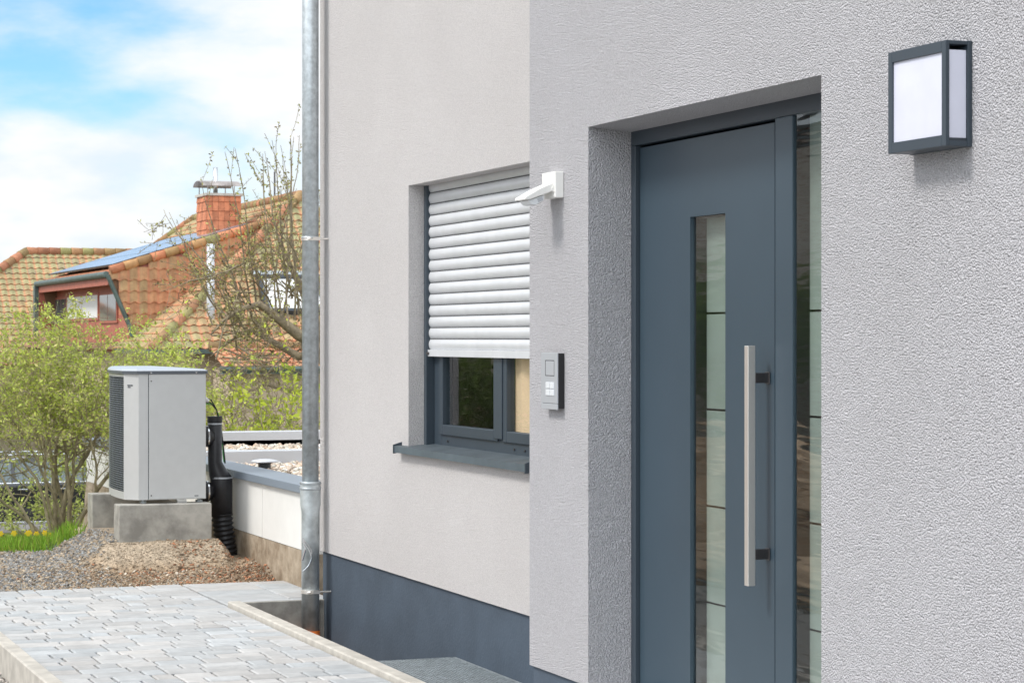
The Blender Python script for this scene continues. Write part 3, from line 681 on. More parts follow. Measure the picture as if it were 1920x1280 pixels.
def daffodil(label, loc, h):
    t = thing('daffodil', label, 'flower', loc, 'yellow daffodils in the grass under the bush')
    x, y, z = loc; b = MB(); b.tube([(x, y, z-.02), (x+.01, y, z+h*.6), (x-.01, y-.01, z+h)], .003, 5)
    for k in range(4):
        a = rng.random()*6.28; b.add([(x, y, z), (x+.012, y+.01, z), (x+math.cos(a)*.05, y+math.sin(a)*.05, z+h*.85)], [(0,1,2)])
    b.build('stem', M['stem'], t)
    f = MB(); c = Vector((x-.01, y-.015, z+h))
    f.tube([c, c+Vector((-.003, -.020, 0)), c+Vector((-.004, -.03, .0))], [.009, .013, .018], 8)
    for k in range(6):
        a = k*math.pi/3; d = Vector((math.cos(a), -.15, math.sin(a))); e = Vector((-math.sin(a), 0, math.cos(a)))
        f.add([c, c+d*.015+e*.009, c+d*.028, c+d*.015-e*.009], [(0,1,2,3)])
    f.build('petals', M['yellow'], t)
fl = [(57,998,18.9,'leftmost of the tall daffodils, just before the dark car sill'),(70,1000,18.6,'bright double daffodil beside the leftmost tall one'),(86,1013,18.0,'low daffodil beneath the bush, nearest its trunk on the left'),
      (54,1020,17.5,'lowest daffodil in the grass close to the gravel'),(94,1006,18.8,'daffodil right beside the bush trunk'),(3,1021,17.5,'daffodil at the left edge of the lawn'),(140,1005,18.8,'daffodil to the right of the bush trunk by the gravel'),(28,1013,18.2,'small pale daffodil on the left lawn')]
for a, b_, Z, lb in fl:
    p = U(a, b_, Z); g0 = float(hgt_(p.x, p.y)); daffodil(lb, (p.x, p.y, g0), max(.10, p.z-g0))

# ================================================================== garage with gravel roof
GX = 4.05; g0 = 14.25; gm = 18.9; ge = 22.4; gtop = CZ-.96
gar = thing('garage', 'low white flat roofed garage with gravel roof and grey metal edge', 'garage', (GX, g0, -2))
m = MB(); zc0 = CZ-1.39
npan = 4; xp = g0
m2 = MB()
for k in range(6):
    a = g0+k*(ge-g0)/6; b_ = a+(ge-g0)/6
    m.box(GX, GX+.20, a+.004, b_-.004, zc0-.0, CZ-1.012)
m.box(GX+.01, GX+.19, g0+.01, ge-.01, zc0+.01, CZ-1.02)
m.box(GX+.2, 9.5, g0, g0+.2, zc0, CZ-1.012); m.box(GX+.2, 9.5, ge-.2, ge, zc0, CZ-1.012)
m.build('wall', M['white_panel'], gar)
m = MB(); nn = 60; vs = []; 
for j in range(6):
    for i in range(nn+1):
        y = g0-.01+(ge-g0)*i/nn; z = -.6+(zc0+.6-.002)*j/5
        vs.append((GX-.004-.02*float(vn(y, z, 3)+.5)*(j < 5)-.03*(j < 3), y, z))
m.add(vs, [(j*(nn+1)+i, (j+1)*(nn+1)+i, (j+1)*(nn+1)+i+1, j*(nn+1)+i+1) for j in range(5) for i in range(nn)])
m.box(GX+.03, 9.4, g0+.02, ge-.02, -2.2, zc0-.01)
m.box(GX-.003, GX+.3, g0-.012, g0+.019, -.5, zc0-.003)
m.build('foundation', M['dirty'], gar)
m = MB(); cz = CZ-1.012; ct = .055
for k in range(4):
    a = g0-.03+k*(ge-g0+.06)/4; b_ = a+(ge-g0+.06)/4
    m.box(GX-.035, GX+.235, a+.0015, b_-.0015, cz, cz+ct)
m.build('roof_edge', M['coping'], gar, bevel=.004)
for y_, za_, zt_ in ((g0-.03, cz, cz+ct), (gm, cz-.12, cz+ct+.005), (ge-.2, cz-.12, cz+ct+.03)):
    m = MB(); m.box(GX+.236, 9.6, y_, y_+.24, za_, zt_); m.build('parapet_cap', M['coping_w'], gar, bevel=.004)
m = MB(); m.box(GX+.21, 9.5, g0+.25, ge-.2, cz-.14, cz-.075); m.build('roof_deck', M['dirty'], gar)
n = 9000; x = GX+.25+rng.random(n)*2.9; y = g0+.25+rng.random(n)*(ge-g0-.45); z = cz-.068+.008*rng.random(n)+.035*np.exp(-((x-GX-.3)/.4)**2)*0
k = .55+rng.random((n, 1))*.65; hue = rng.random((n, 1))
col = np.where(hue < .3, np.array([[.78, .60, .46]]), np.where(hue < .6, np.array([[.85, .80, .70]]), np.array([[.62, .52, .43]])))*k
o = stones('roof_gravel', np.stack([x, y, z+.012], -1), .014+.020*rng.random(n)**1.5, np.clip(col, 0, .8), gar); o['kind'] = 'stuff'
for px, py, lb, Y0 in ((496, 862, 'small round roof vent on the gravel bay nearest the downpipe', 17.9), (428, 847, 'small roof vent beyond the parapet, half behind the black pipe', 19.6)):
    X0 = QX(px, Y0); v = thing('roof_vent', lb, 'roof vent', (X0, Y0, cz-.06), 'round vents on the garage roof')
    b = MB(); b.tube([(X0, Y0, cz-.06), (X0, Y0, cz+.005), (X0, Y0, cz+.02)], [.05, .05, .075], 20); b.build('vent_collar', M['slate_dark'], v)
    b = MB(); b.tube([(X0, Y0, cz+.0205), (X0, Y0, cz+.035), (X0, Y0, cz+.045)], [.115, .10, .045], 24); b.build('vent_cap', M['coping_w'], v, smooth=True)

# ================================================================== heat pump
PZ0 = CZ-1.138; PZ1 = CZ-.222; YN_ = 16.02
def onY(px, Y): return QX(px, Y)
hx1 = onY(386, YN_); hx0 = onY(260, YN_); YFar = YN_+1.30
hp = thing('heat_pump', 'grey metal heat pump unit with black grille on concrete blocks', 'heat pump', ((hx0+hx1)/2, (YN_+YFar)/2, PZ0))
hxc = onY(232, YN_+.10); ygr = YN_+.10                     # where chamfer meets the grille
def front_x(y):                                            # bowed front
    t = min(max((y-ygr)/(YFar-.10-ygr), 0), 1); return hxc*(1-t)+(QX(205, YFar-.06))*t-.048*math.sin(math.pi*t)
pts = [(hx1, YN_), (hx0, YN_), (hxc, ygr)]+[(front_x(ygr+(YFar-.1-ygr)*k/10), ygr+(YFar-.1-ygr)*k/10) for k in range(1, 11)]+[(QX(205, YFar)+.07, YFar), (hx1, YFar)]
zt2 = PZ1-.03
# casing with the grille field left open: base rail, top rail, and a recessed dark core
b = MB()
ring = pts; zg0, zg1 = PZ0+.055, zt2-.02
def ringwall(b, P2, z0, z1, skip=()):
    for i in range(len(P2)-1):
        if i in skip: continue
        (x0, y0), (x1, y1) = P2[i], P2[i+1]; b.quad((x0, y0, z0), (x0, y0, z1), (x1, y1, z1), (x1, y1, z0))
gs = list(range(2, 12))
ringwall(b, ring+[ring[0]], PZ0, zt2, skip=gs)
ringwall(b, ring, PZ0, zg0, skip=[i for i in range(20) if i not in gs]); ringwall(b, ring, zg1, zt2, skip=[i for i in range(20) if i not in gs])
b.poly([(x, y, PZ0) for x, y in ring]); b.poly([(x, y, zt2) for x, y in ring][::-1])
b.build('casing', M['pump'], hp)
b = MB(); inn = [(x+.03, y) for x, y in ring[2:13]]; ringwall(b, inn, zg0-.01, zg1+.01); b.build('grille_backing', M['black'], hp)
b = MB(); ns = 52
for k in range(ns):
    z = zg0+(zg1-zg0)*(k+.5)/ns
    P = [(x+.004, y, z) for x, y in ring[2:13]]; b.tube(P, .0042, 4, cap=False)
for y in np.linspace(ygr, YFar-.1, 9): b.tube([(front_x(y)+.012, y, zg0), (front_x(y)+.012, y, zg1)], .004, 4)
b.build('grille', M['pump_edge'], hp)
b = MB(); sx0 = onY(278, YN_); b.box(sx0+.004, hx1-.003, YN_-.006, YN_-.0003, PZ0+.006, zt2-.002); b.build('side_panel', M['pump'], hp, bevel=.001)
b = MB(); b.box(sx0-.001, sx0+.0035, YN_-.0012, YN_-.0001, PZ0+.004, zt2-.001); b.build('panel_joint', M['slate_dark'], hp)
for zz_ in (PZ0+.03, zt2-.05):
    b = MB(); b.tube([(sx0+.02, YN_-.006, zz_), (sx0+.02, YN_-.009, zz_)], .005, 8); b.build('screw', M['gun'], hp)
# lid, with folded dark edge
ox = .012; lr = [(x+(-ox if x < hx1-.01 else ox), y+(-ox if y < YN_+.05 else (ox if y > YFar-.05 else 0))) for x, y in ring]
b = MB(); b.add([(x, y, zt2+.001) for x, y in lr]+[(x, y, PZ1-.008) for x, y in lr], [tuple(range(len(lr)))]+[(i, len(lr)+i, len(lr)+(i+1) % len(lr), (i+1) % len(lr)) for i in range(len(lr))])
cxm = sum(p[0] for p in lr)/len(lr); cym = (YN_+YFar)/2
b.build('lid_edge', M['pump_edge'], hp)
b = MB(); i1 = [(x+(cxm-x)*.06, y+(cym-y)*.03, PZ1+.004) for x, y in lr]; k_ = len(lr)
b.add([(x, y, PZ1-.008) for x, y in lr]+i1+[(x+(cxm-x)*.35, y+(cym-y)*.2, PZ1+.014) for x, y in lr], [(i, k_+i, k_+(i+1) % k_, (i+1) % k_) for i in range(k_)]+[(k_+i, 2*k_+i, 2*k_+(i+1) % k_, k_+(i+1) % k_) for i in range(k_)]+[tuple(range(2*k_, 3*k_))[::-1]])
b.build('lid', M['pump_lid'], hp)
for px in (282, 367):
    b = MB(); x = onY(px, YN_); b.tube([(x, YN_-.014, PZ1-.020), (x, YN_-.022, PZ1-.020)], .007, 10); b.build('bolt', M['chrome'], hp)
d = Vector((hxc-hx0, ygr-YN_, 0)).normalized(); nrm = Vector((d.y, -d.x, 0)); nrm = -nrm if nrm.x > 0 else nrm
c = Vector((hx0, YN_, PZ1-.11))+d*.075+nrm*.0015; b = MB(); b.obox(c, d*.022, nrm*.001, Vector((0, 0, .004))); b.obox(c+Vector((0,0,-.013))+d*.008, d*.012, nrm*.001, Vector((0, 0, .003))); b.build('badge', M['slate_dark'], hp)
x = onY(373, YN_); b = MB(); b.box(x-.035, x+.035, YN_-.0055, YN_-.0042, PZ0+.012, PZ0+.032); b.build('rating_plate', M['white'], hp)
b = MB(); b.box(x-.033, x-.005, YN_-.0062, YN_-.0056, PZ0+.019, PZ0+.025); b.build('plate_print', M['slate_dark'], hp)
BT = PZ0-.027
for fx in (onY(268, YN_+.08), onY(373, YN_+.08)):
    for fy in (YN_+.08, YFar-.12):
        b = MB(); b.tube([(fx, fy, BT), (fx, fy, BT+.014)], .026, 14); b.tube([(fx, fy, BT+.014), (fx, fy, PZ0)], .012, 8); b.build('foot', M['zinc'], hp)
b = MB(); xx = onY(340, YN_); b.prism([(xx-.03, YN_-.0, PZ0-.001), (xx+.035, YN_, PZ0-.001), (xx+.045, YN_+.02, BT+.001), (xx-.02, YN_+.02, BT+.001)], (0, .3, 0)); b.build('skid', M['white'], hp)
# concrete blocks
for lb, y0, y1, x0, x1 in (('near concrete block under the heat pump, half buried in pale sand', BYn-.02, BYn+.17, onY(222, BYn), onY(397, BYn-.02)),
                           ('far concrete block under the heat pump, behind the front one', BYf-.08, BYf+.11, onY(169, BYf), onY(169, BYf)+.66)):
    b = MB(); b.box(x0, x1, y0, y1, -.25, BT); o = b.build('concrete_block', M['concrete'], bevel=.006); tag(o, lb, 'concrete block', 'concrete blocks under the heat pump')
# black insulated pipe beside the pump
YPp = YN_+.30
bp = thing('insulated_pipe', 'black insulated pipe stack with two elbows behind the heat pump', 'pipe', (onY(415, YPp), YPp, 0))
def cpt(px, py, Y=YPp): return (QX(px, Y), Y, QZ(px, py, Y))
sPp = F/(YPp/ (ca-((415-960)/F)*sa))
b = MB(); b.tube([cpt(403, 782), cpt(403, 866), cpt(408, 884), cpt(415, 897), cpt(415.5, 966)], [13/sPp, 13/sPp, 17/sPp, 21/sPp, 20.5/sPp], 28); b.build('pipe', M['blackpl'], bp, smooth=True)
b = MB(); b.tube([cpt(403, 780), cpt(403, 791)], 14.2/sPp, 28); b.build('pipe_cap', M['blackpl'], bp)
for px, py, rr in ((403, 794, 13.4), (415, 895, 21.3)):
    b = MB(); b.tube([cpt(px, py-1.5), cpt(px, py+1.5)], rr/sPp, 28); b.build('tape_ring', M['silver_pl'], bp)
for py in (818, 921):
    q = cpt(386, py); p2 = cpt(400, py); b = MB(); b.tube([(q[0]-.03, q[1], q[2]), (q[0]+.01, q[1], q[2]), (p2[0]-.0, p2[1], p2[2])], [19/sPp, 19/sPp, 14/sPp], 24); b.build('elbow', M['blackpl'], bp, smooth=True)
    b = MB(); b.tube([(q[0]+.004, q[1], q[2]), (q[0]+.014, q[1], q[2])], 20/sPp, 24); b.build('hose_clamp', M['chrome'], bp)
b = MB(); P = []; Rr = []
for k in range(0, 61):
    t = k/60; P.append(cpt(416+14*t**1.3, 962+96*t)); Rr.append((19.5-2.5*t+1.6*math.sin(t*2*math.pi*11))/sPp)
b.tube(P, Rr, 28); b.build('corrugated_hose', M['blackpl'], bp, smooth=True)
cb = thing('cable', 'thin black and green cable looping from the heat pump behind the pipe', 'cable', cpt(389, 755))
b = MB(); b.tube([cpt(385, 747), cpt(396, 750), cpt(406, 768), cpt(414, 800), cpt(419, 840), cpt(422, 868)], .006, 6); b.tube([cpt(385, 755), cpt(394, 754), cpt(404, 766)], .005, 6); b.build('black_cable', M['black'], cb)
b = MB(); b.tube([cpt(386, 757), cpt(399, 757), cpt(409, 775), cpt(416, 810), cpt(418, 850), cpt(420, 866)], .004, 6); b.build('green_wire', M['green_w'], cb)
b = MB(); b.tube([cpt(382, 745), cpt(391, 752)], .014, 8); b.build('gland', M['white'], cb)

# ================================================================== roofs of the neighbour's house
def tiled(mb, O, U_, V_, inside, ulen, vlen, tw=.30, tv=.34, moss=.6, hue=0, amp=.035, up=None):
    """pantile field: O lower-left corner, U_ along eave, V_ up the slope (unit vectors)."""
    U_ = Vector(U_); V_ = Vector(V_); Nn = U_.cross(V_).normalized()
    if up is not None and Nn.dot(Vector(up)) < 0: Nn = -Nn
    nu = int(ulen/tw); nv = int(vlen/tv)
    for j in range(nv+1):
        for i in range(nu+1):
            uc = (i+.5)*tw; vc = (j+.5)*tv
            if not inside(uc, vc): continue
            k = .86+.28*rng.random(); ms = moss+.55*float(vn(uc+7*hue, vc, .45))+.10*rng.normal()
            ms = min(1, max(0, ms)); orange = np.array([.52, .185, .10])*k; green = np.array([.33, .305, .155])*(k*.75+.25)
            if rng.random() < .06: orange = np.array([.25, .14, .12])
            vs = []; cs = []
            cols = [0, .2, .4, .6, .8, 1.0]
            for a, tt in ((0, 0), (1, .14), (2, 1.0)):
                for u in cols:
                    h = amp*.5*(1+math.sin(2*math.pi*(u-.1)))+.045*(1-tt*.9)
                    sag = .03*(math.sin(2*math.pi*(u-.1)))*(-1 if a == 0 else 0)
                    p = Vector(O)+U_*((i+u)*tw)+V_*((j+tt)*tv+sag*0-.015*2.4*(math.sin(2*math.pi*(u+.15)))*(a == 0)+(.06 if a == 2 else 0))+Nn*h
                    vs.append(p)
                    mm = ms*(.40 if a == 0 else 1)*(1.0 if .15 < u < .85 else .35)
                    cs.append(tuple(orange*(1-mm)+green*mm))
            # lower lip
            for u in cols:
                h = amp*.5*(1+math.sin(2*math.pi*(u-.1)))
                vs.append(Vector(O)+U_*((i+u)*tw)+V_*(j*tv-.036*(math.sin(2*math.pi*(u+.15))))+Nn*h); cs.append(tuple(orange*.8))
            q = len(cols); o = len(mb.v)
            mb.v += [tuple(v) for v in vs]; mb.c += cs
            for a in range(2):
                for b_ in range(q-1): mb.f.append((o+a*q+b_, o+a*q+b_+1, o+(a+1)*q+b_+1, o+(a+1)*q+b_))
            for b_ in range(q-1): mb.f.append((o+3*q+b_, o+3*q+b_+1, o+b_+1, o+b_))
def ridge_caps(mb, P, Q, r=.14, ln=.42, col=(.46, .20, .11)):
    P = Vector(P); Q = Vector(Q); d = Q-P; n = max(1, int(d.length/ln)); d = d/n
    for k in range(n):
        kk = .7+.5*rng.random(); g = min(1, max(0, .35+.4*rng.normal())); c = tuple((np.array(col)*(1-g)+np.array([.27, .25, .10])*g)*kk)
        mb.tube([P+d*k, P+d*(k+.12), P+d*(k+1.06)], [r*1.15, r*1.12, r], 10, col=c)
EX, EY, EZ = 13.5, 64.3, CZ-.32; AX, AY, AZ = 19.38, 69.98, CZ+4.45; RY = 84.7
NH = thing('tiled_house', 'neighbouring house under mossy orange pantile roof with wide dormer and chimney', 'house', (AX, 75, -2))
BXm = 2*AX-EX                                            # far eave of the main roof
# F1, the hip facing us
sl1 = math.hypot(AY-EY, AZ-EZ); V1 = Vector((0, AY-EY, AZ-EZ))/sl1
rf = MB(); run = AX-EX
tiled(rf, (EX, EY, EZ), (1, 0, 0), V1, lambda u, v: u > v/sl1*run-.02 and u < 2*run-v/sl1*run and v < sl1 and u < 8.6, 9, sl1, moss=.9, hue=1, up=(0, 0, 1))
# F2, long side facing left: U along Y
sl2 = math.hypot(AX-EX, AZ-EZ); V2 = Vector((AX-EX, 0, AZ-EZ))/sl2; hr = AY-EY
tot = RY+hr-EY
tiled(rf, (EX, EY, EZ), (0, 1, 0), V2, lambda u, v: u > v/sl2*hr and u < tot-v/sl2*hr and v < sl2 and (u < 5.6 or v > 4.2), tot, sl2, moss=.85, hue=2, up=(0, 0, 1))
roofo = rf.build('roof', M['tile'], NH, smooth=False)
rb = MB(); E = [(EX, EY, EZ-.02), (BXm, EY, EZ-.02), (BXm, EY+tot, EZ-.02), (EX, EY+tot, EZ-.02)]; r1, r2 = (AX, AY, AZ-.02), (AX, RY, AZ-.02)
rb.poly([E[0], E[1], r1]); rb.poly([E[1], E[2], r2, r1]); rb.poly([E[2], E[3], r2]); rb.poly([E[3], E[0], r1, r2])
M['underroof'] = mat('roof_under', (.22, .12, .07), .9, var=.3, vscale=1)
rb.build('roof_deck', M['underroof'], NH)
cp = MB(); ridge_caps(cp, (EX, EY, EZ+.04), (AX, AY, AZ+.06)); ridge_caps(cp, (AX, AY, AZ+.06), (AX, RY, AZ+.06)); ridge_caps(cp, (AX, RY, AZ+.06), (EX, RY+hr, EZ+.04))
cp.build('ridge_tiles', M['tile'], NH, smooth=True)
wl_ = MB(); wl_.box(EX+.5, BXm-.5, EY+.5, EY+tot-.5, -2.1, EZ+.2); wl_.build('wall', M['housewall'], NH)
gt = MB(); gt.box(EX-.05, BXm, EY-.12, EY-.001, EZ-.12, EZ+.01); gt.box(EX-.12, EX-.001, EY-.1, EY+5, EZ-.12, EZ+.01); gt.build('gutter', M['green_metal'], NH)
# dormer
Y1, Y2 = 69.0, 82.0; XD = 13.14; HD = CZ+1.95; slp = .31; XM = 18.2
def hdr(x): return HD+(x-XD)*slp
dr_ = MB(); dlen = math.hypot(XM-XD, (XM-XD)*slp); VD = Vector((XM-XD, 0, (XM-XD)*slp))/dlen
tiled(dr_, (XD, Y1, HD), (0, 1, 0), VD, lambda u, v: v < dlen, Y2-Y1, dlen, moss=.2, hue=3, up=(0, 0, 1), amp=.03)
dobj2 = dr_.build('dormer', M['tile'], NH)
b = MB(); b.prism([(XD+.05, Y1+.02, hdr(XD+.05)-.03), (XM, Y1+.02, hdr(XM)-.03), (XM, Y1+.02, hdr(XM)-.2), (XD+.05, Y1+.02, hdr(XD+.05)-.2)], (0, Y2-Y1-.04, 0)); sub(b, 'dormer_deck', M['brown'], dobj2)
# cheek: tile-hung
b = MB(); xb = QX(245, Y1); zbk = QZ(245, 612, Y1)
def in_cheek(u, v):
    x = XD+u; z = EZ-.3+v
    left = XD+(xb-XD)*(HD-z)/(HD-zbk)
    return x > left+.0 and z < hdr(x)-.04 and z > EZ+(x-EX)*(AZ-EZ)/(AX-EX)-.12 and x < XM
tiled(b, (XD, Y1-.02, EZ-.3), (1, 0, 0), (0, 0, 1), in_cheek, 5.2, 4.2, moss=.42, hue=5, up=(0, -1, 0), amp=.04)
sub(b, 'cheek_tiles', M['tile'], dobj2)
b = MB(); b.poly([(XD+.08, Y1+.03, HD-.05), (XM, Y1+.03, hdr(XM)-.05), (xb, Y1+.03, zbk-.25)][::-1]); sub(b, 'cheek_wall', M['underroof'], dobj2); b = MB(); b.poly([(XD+.08, Y2-.1, HD-.05), (XM, Y2-.1, hdr(XM)-.05), (XD+.6, Y2-.1, EZ)]); sub(b, 'cheek_wall', M['underroof'], dobj2)
b = MB(); ridge_caps(b, (XD+.05, Y1-.02, HD+.10), (XM, Y1-.02, hdr(XM)+.10), r=.13, col=(.56, .22, .11)); sub(b, 'verge_tiles', M['tile'], dobj2, smooth=True)
XFw = XD+.62
b = MB(); b.box(XFw, XFw+.1, Y1+.1, Y2-.1, EZ-.1, hdr(XFw)-.2); sub(b, 'dormer_front', M['brown'], dobj2)
b = MB(); b.box(XD-.02, XD+.10, Y1+.0, Y2, HD-.34, HD-.12); b.box(XD+.1, XFw, Y1+.1, Y2-.1, HD-.26, HD-.20); b.box(XD, XFw, Y2-.08, Y2+.04, EZ+.6, HD-.12)
sub(b, 'fascia', M['brown'], dobj2)
b = MB(); b.tube([(XD-.07, Y1-.05, HD-.03), (XD-.07, Y2+.1, HD-.03)], .10, 12); b.box(XD-.16, XD-.03, Y2-.1, Y2+.25, EZ+.4, HD-.1); sub(b, 'dormer_gutter', M['green_metal'], dobj2)
b = MB(); b.tube([(XD-.05, Y1-.10, HD-.05), (xb-.05, Y1-.12, zbk-.0), (xb+.02, Y1-.14, zbk-.3)], .07, 10); sub(b, 'dormer_downpipe', M['green_metal'], dobj2)
def dwin(pa, pb, ta, tb, mt):
    ya, yb = PY(pa, XFw), PY(pb, XFw); z1 = PZ(pb, ta, XFw); z0 = PZ(pb, tb, XFw); f = MB(); f.box(XFw-.05, XFw-.001, yb, ya, z0, z1); fo = sub(f, 'dormer_window', M['brown'], dobj2)
    g = MB(); q = .12; mid = (ya+yb)/2; g.box(XFw-.06, XFw-.051, yb+q, mid-.04, z0+.08, z1-.08); g.box(XFw-.06, XFw-.051, mid+.04, ya-q, z0+.08, z1-.08); sub(g, 'dormer_pane', mt, dobj2)
dwin(106, 128, 556, 612, M['carglass']); dwin(128, 187, 548, 600, M['white']); dwin(189, 222, 546, 605, M['carglass'])
# solar panels on the dormer roof
b = MB(); nb_ = MB(); rl = MB(); ax_ = VD; nrm = Vector((0, 1, 0)).cross(VD); nrm = nrm if nrm.z > 0 else -nrm
for r_ in range(3):
    for c_ in range(7):
        o = Vector((XD, Y1, HD))+nrm*.22+ax_*(.35+r_*1.52)+Vector((0, .9+c_*1.68, 0)); cen = o+ax_*.74+Vector((0, .82, 0))
        nb_.obox(cen-nrm*.022, ax_*.745, (0, .83, 0), nrm*.02); b.obox(cen, ax_*.72, (0, .805, 0), nrm*.004)
        for q in range(1, 4): rl.obox(cen+nrm*.0045+ax_*(-.72+q*.36), ax_*.006, (0, .80, 0), nrm*.001)
sub(nb_, 'solar_frame', M['pvframe'], dobj2); sub(b, 'solar_panel', M['pv'], dobj2); sub(rl, 'solar_lines', M['pvline'], dobj2)
b = MB(); 
for r_ in range(6): b.obox(Vector((XD, (Y1+Y2)/2, HD))+nrm*.16+ax_*(.6+r_*.8), ax_*.03, (0, 6.0, 0), nrm*.03)
sub(b, 'solar_rail', M['pvline'], dobj2)
# chimney
chY = 72.0; cx0, cx1 = QX(388, chY), QX(452, chY); ct1 = QZ(420, 367, chY)
b = MB(); rr_ = random.Random(2)
z = EZ+2.0; hgtc = .30
b.box(cx0+.012, cx1-.012, chY+.012, chY+1.4-.012, z, ct1-.01, (.30, .12, .07))
while z < ct1-.02:
    z1 = min(z+hgtc, ct1)
    for (ax0, ax1, fixed, horiz) in ((cx0, cx1, chY, True), (chY, chY+1.4, cx0, False)):
        n = 6; wd = (ax1-ax0)/n; off = 0
        for i in range(n):
            k = .8+.4*rr_.random(); cl = (.55*k, .20*k, .10*k); a, e = ax0+i*wd+.004, ax0+(i+1)*wd-.004
            if horiz: b.box(a, e, fixed-.02, fixed+.01, z+.004, z1+.015, cl) if False else b.add([(a, fixed-.03, z), (e, fixed-.03, z), (e, fixed, z1), (a, fixed, z1), (a, fixed, z), (e, fixed, z)], [(0,1,2,3), (0,4,5,1), (0,3,4), (1,5,2)], cl)
            else: b.add([(fixed-.03, a, z), (fixed-.03, e, z), (fixed, e, z1), (fixed, a, z1), (fixed, a, z), (fixed, e, z)], [(3,2,1,0), (1,5,4,0), (4,3,0), (2,5,1)], cl)
    z = z1
chim = b.build('chimney', M['tile'], NH)
b = MB(); b.box(cx0-.06, cx1+.06, chY-.06, chY+1.46, ct1, ct1+.08); sub(b, 'chimney_slab', M['kerb'], chim)
b = MB(); n = 14; zc = ct1+.32
for i in range(n):
    a0 = math.pi*i/n; a1 = math.pi*(i+1)/n; f_ = lambda a: (chY+.7-.62*math.cos(a), zc+.17*math.sin(a))
    (ya, za), (yb, zb2) = f_(a0), f_(a1); b.prism([(cx0-.15, ya, za), (cx0-.15, yb, zb2), (cx0-.15, yb, zb2+.02), (cx0-.15, ya, za+.02)], (cx1-cx0+.15, 0, 0))
for x in (cx0+.05, cx1-.2):
    for y in (chY+.1, chY+1.3): b.tube([(x, y, ct1+.08), (x, y, zc+.03)], .018, 6)
sub(b, 'chimney_hood', mat('hood_metal', (.42,.38,.36), .4, metal=.5, var=.3, vscale=3), chim)
b = MB(); xx = QX(404, chY+.7); b.tube([(xx, chY+.7, ct1), (xx, chY+.7, QZ(404, 314, chY+.7))], .075, 14); sub(b, 'chimney_flue', M['chrome'], chim, smooth=True)
# vent pole near the hip, on the roof facing us
vy = 65.4; vx = QX(395, vy); vz = QZ(395, 640, vy)
b = MB(); b.tube([(vx, vy, vz-.4), (vx, vy, QZ(395, 457, vy))], .115, 18); vo = b.build('flue_pipe', M['coping_w'], NH, smooth=True)
b = MB(); b.tube([(vx, vy, vz-.05), (vx, vy, vz+.10)], [.26, .12], 18); b.obox((vx, vy-.05, vz-.20), Vector((.40, 0, 0)), V1*.42, V1.cross(Vector((1, 0, 0)))*.03); sub(b, 'flashing', M['zinc'], vo)
for zz_ in (.9, 1.9): b = MB(); b.tube([(vx, vy, vz+zz_), (vx, vy, vz+zz_+.05)], .13, 18); sub(b, 'flue_collar', M['zinc'], vo)
# roof window on the hip
def onF1(px, py):       # intersect the photo ray with the hip plane
    q = (px-960)/F; d = Vector((q*ca+sa, ca-q*sa, -(py-HOR)/F)); n = Vector((0, -(AZ-EZ), AY-EY)); o = Vector((0, 0, CZ)); t = (Vector((EX, EY, EZ))-o).dot(n)/d.dot(n); return o+d*t
p0 = onF1(492, 590); p1 = onF1(492, 528); p2 = onF1(600, 590); N1 = Vector((1, 0, 0)).cross(V1)
cen = (p0+p1)/2+(p2-p0)/2; hu = (p2-p0).length/2; hv = (p1-p0).length/2
b = MB(); 
for s_ in (-1, 1): b.obox(cen+Vector((hu*s_, 0, 0))+N1*.12, (.06, 0, 0), V1*(hv+.06), N1*.10); b.obox(cen+V1*hv*s_+N1*.12, (hu-.0601, 0, 0), V1*.06, N1*.10)
sk = b.build('roof_window', M['slate_dark'], NH)
b = MB(); b.obox(cen+N1*.14, (hu-.06, 0, 0), V1*(hv-.06), N1*.01); sub(b, 'roof_window_blind', M['white'], sk)
b = MB(); b.obox(cen+V1*(hv+.16)+N1*.16, (hu+.15, 0, 0), V1*.09, N1*.05); sub(b, 'roof_window_hood', M['zinc'], sk)
# antenna
b = MB(); ax0_ = QX(515, 74); b.tube([(ax0_, 74, AZ-1), (ax0_, 74, QZ(515, 322, 74))], .03, 6); b.build('antenna_pole', M['gun'], NH)
# low front annexe roof and its shaded wall
aY0, aY1 = 61.6, 63.2; aZ1 = QZ(520, 652, aY1); aZ0 = QZ(520, 690, aY0); axl = QX(418, aY0)
sl3 = math.hypot(aY1-aY0, aZ1-aZ0); V3 = Vector((0, aY1-aY0, aZ1-aZ0))/sl3
b = MB(); tiled(b, (axl, aY0, aZ0), (1, 0, 0), V3, lambda u, v: v < sl3, 8, sl3, moss=.35, hue=8, up=(0, 0, 1)); ao = b.build('annexe', M['tile'], NH)
b = MB(); ridge_caps(b, (axl, aY1, aZ1+.04), (axl+8.3, aY1, aZ1+.04), r=.13); sub(b, 'annexe_ridge', M['tile'], ao, smooth=True)
b = MB(); b.box(axl+.3, axl+8, aY0+.45, aY1+.8, -2.1, aZ0-.02); sub(b, 'annexe_wall', M['housewall'], ao)
b = MB(); b.box(axl, axl+8.3, aY0-.02, aY0+.1, aZ0-.16, aZ0-.0); b.box(axl, axl+8.3, aY0+.1, aY0+.45, aZ0-.16, aZ0-.12); b.tube([(axl-.1, aY0-.08, aZ0-.02), (axl+8.3, aY0-.08, aZ0-.02)], .08, 8); sub(b, 'annexe_gutter', M['green_metal'], ao)
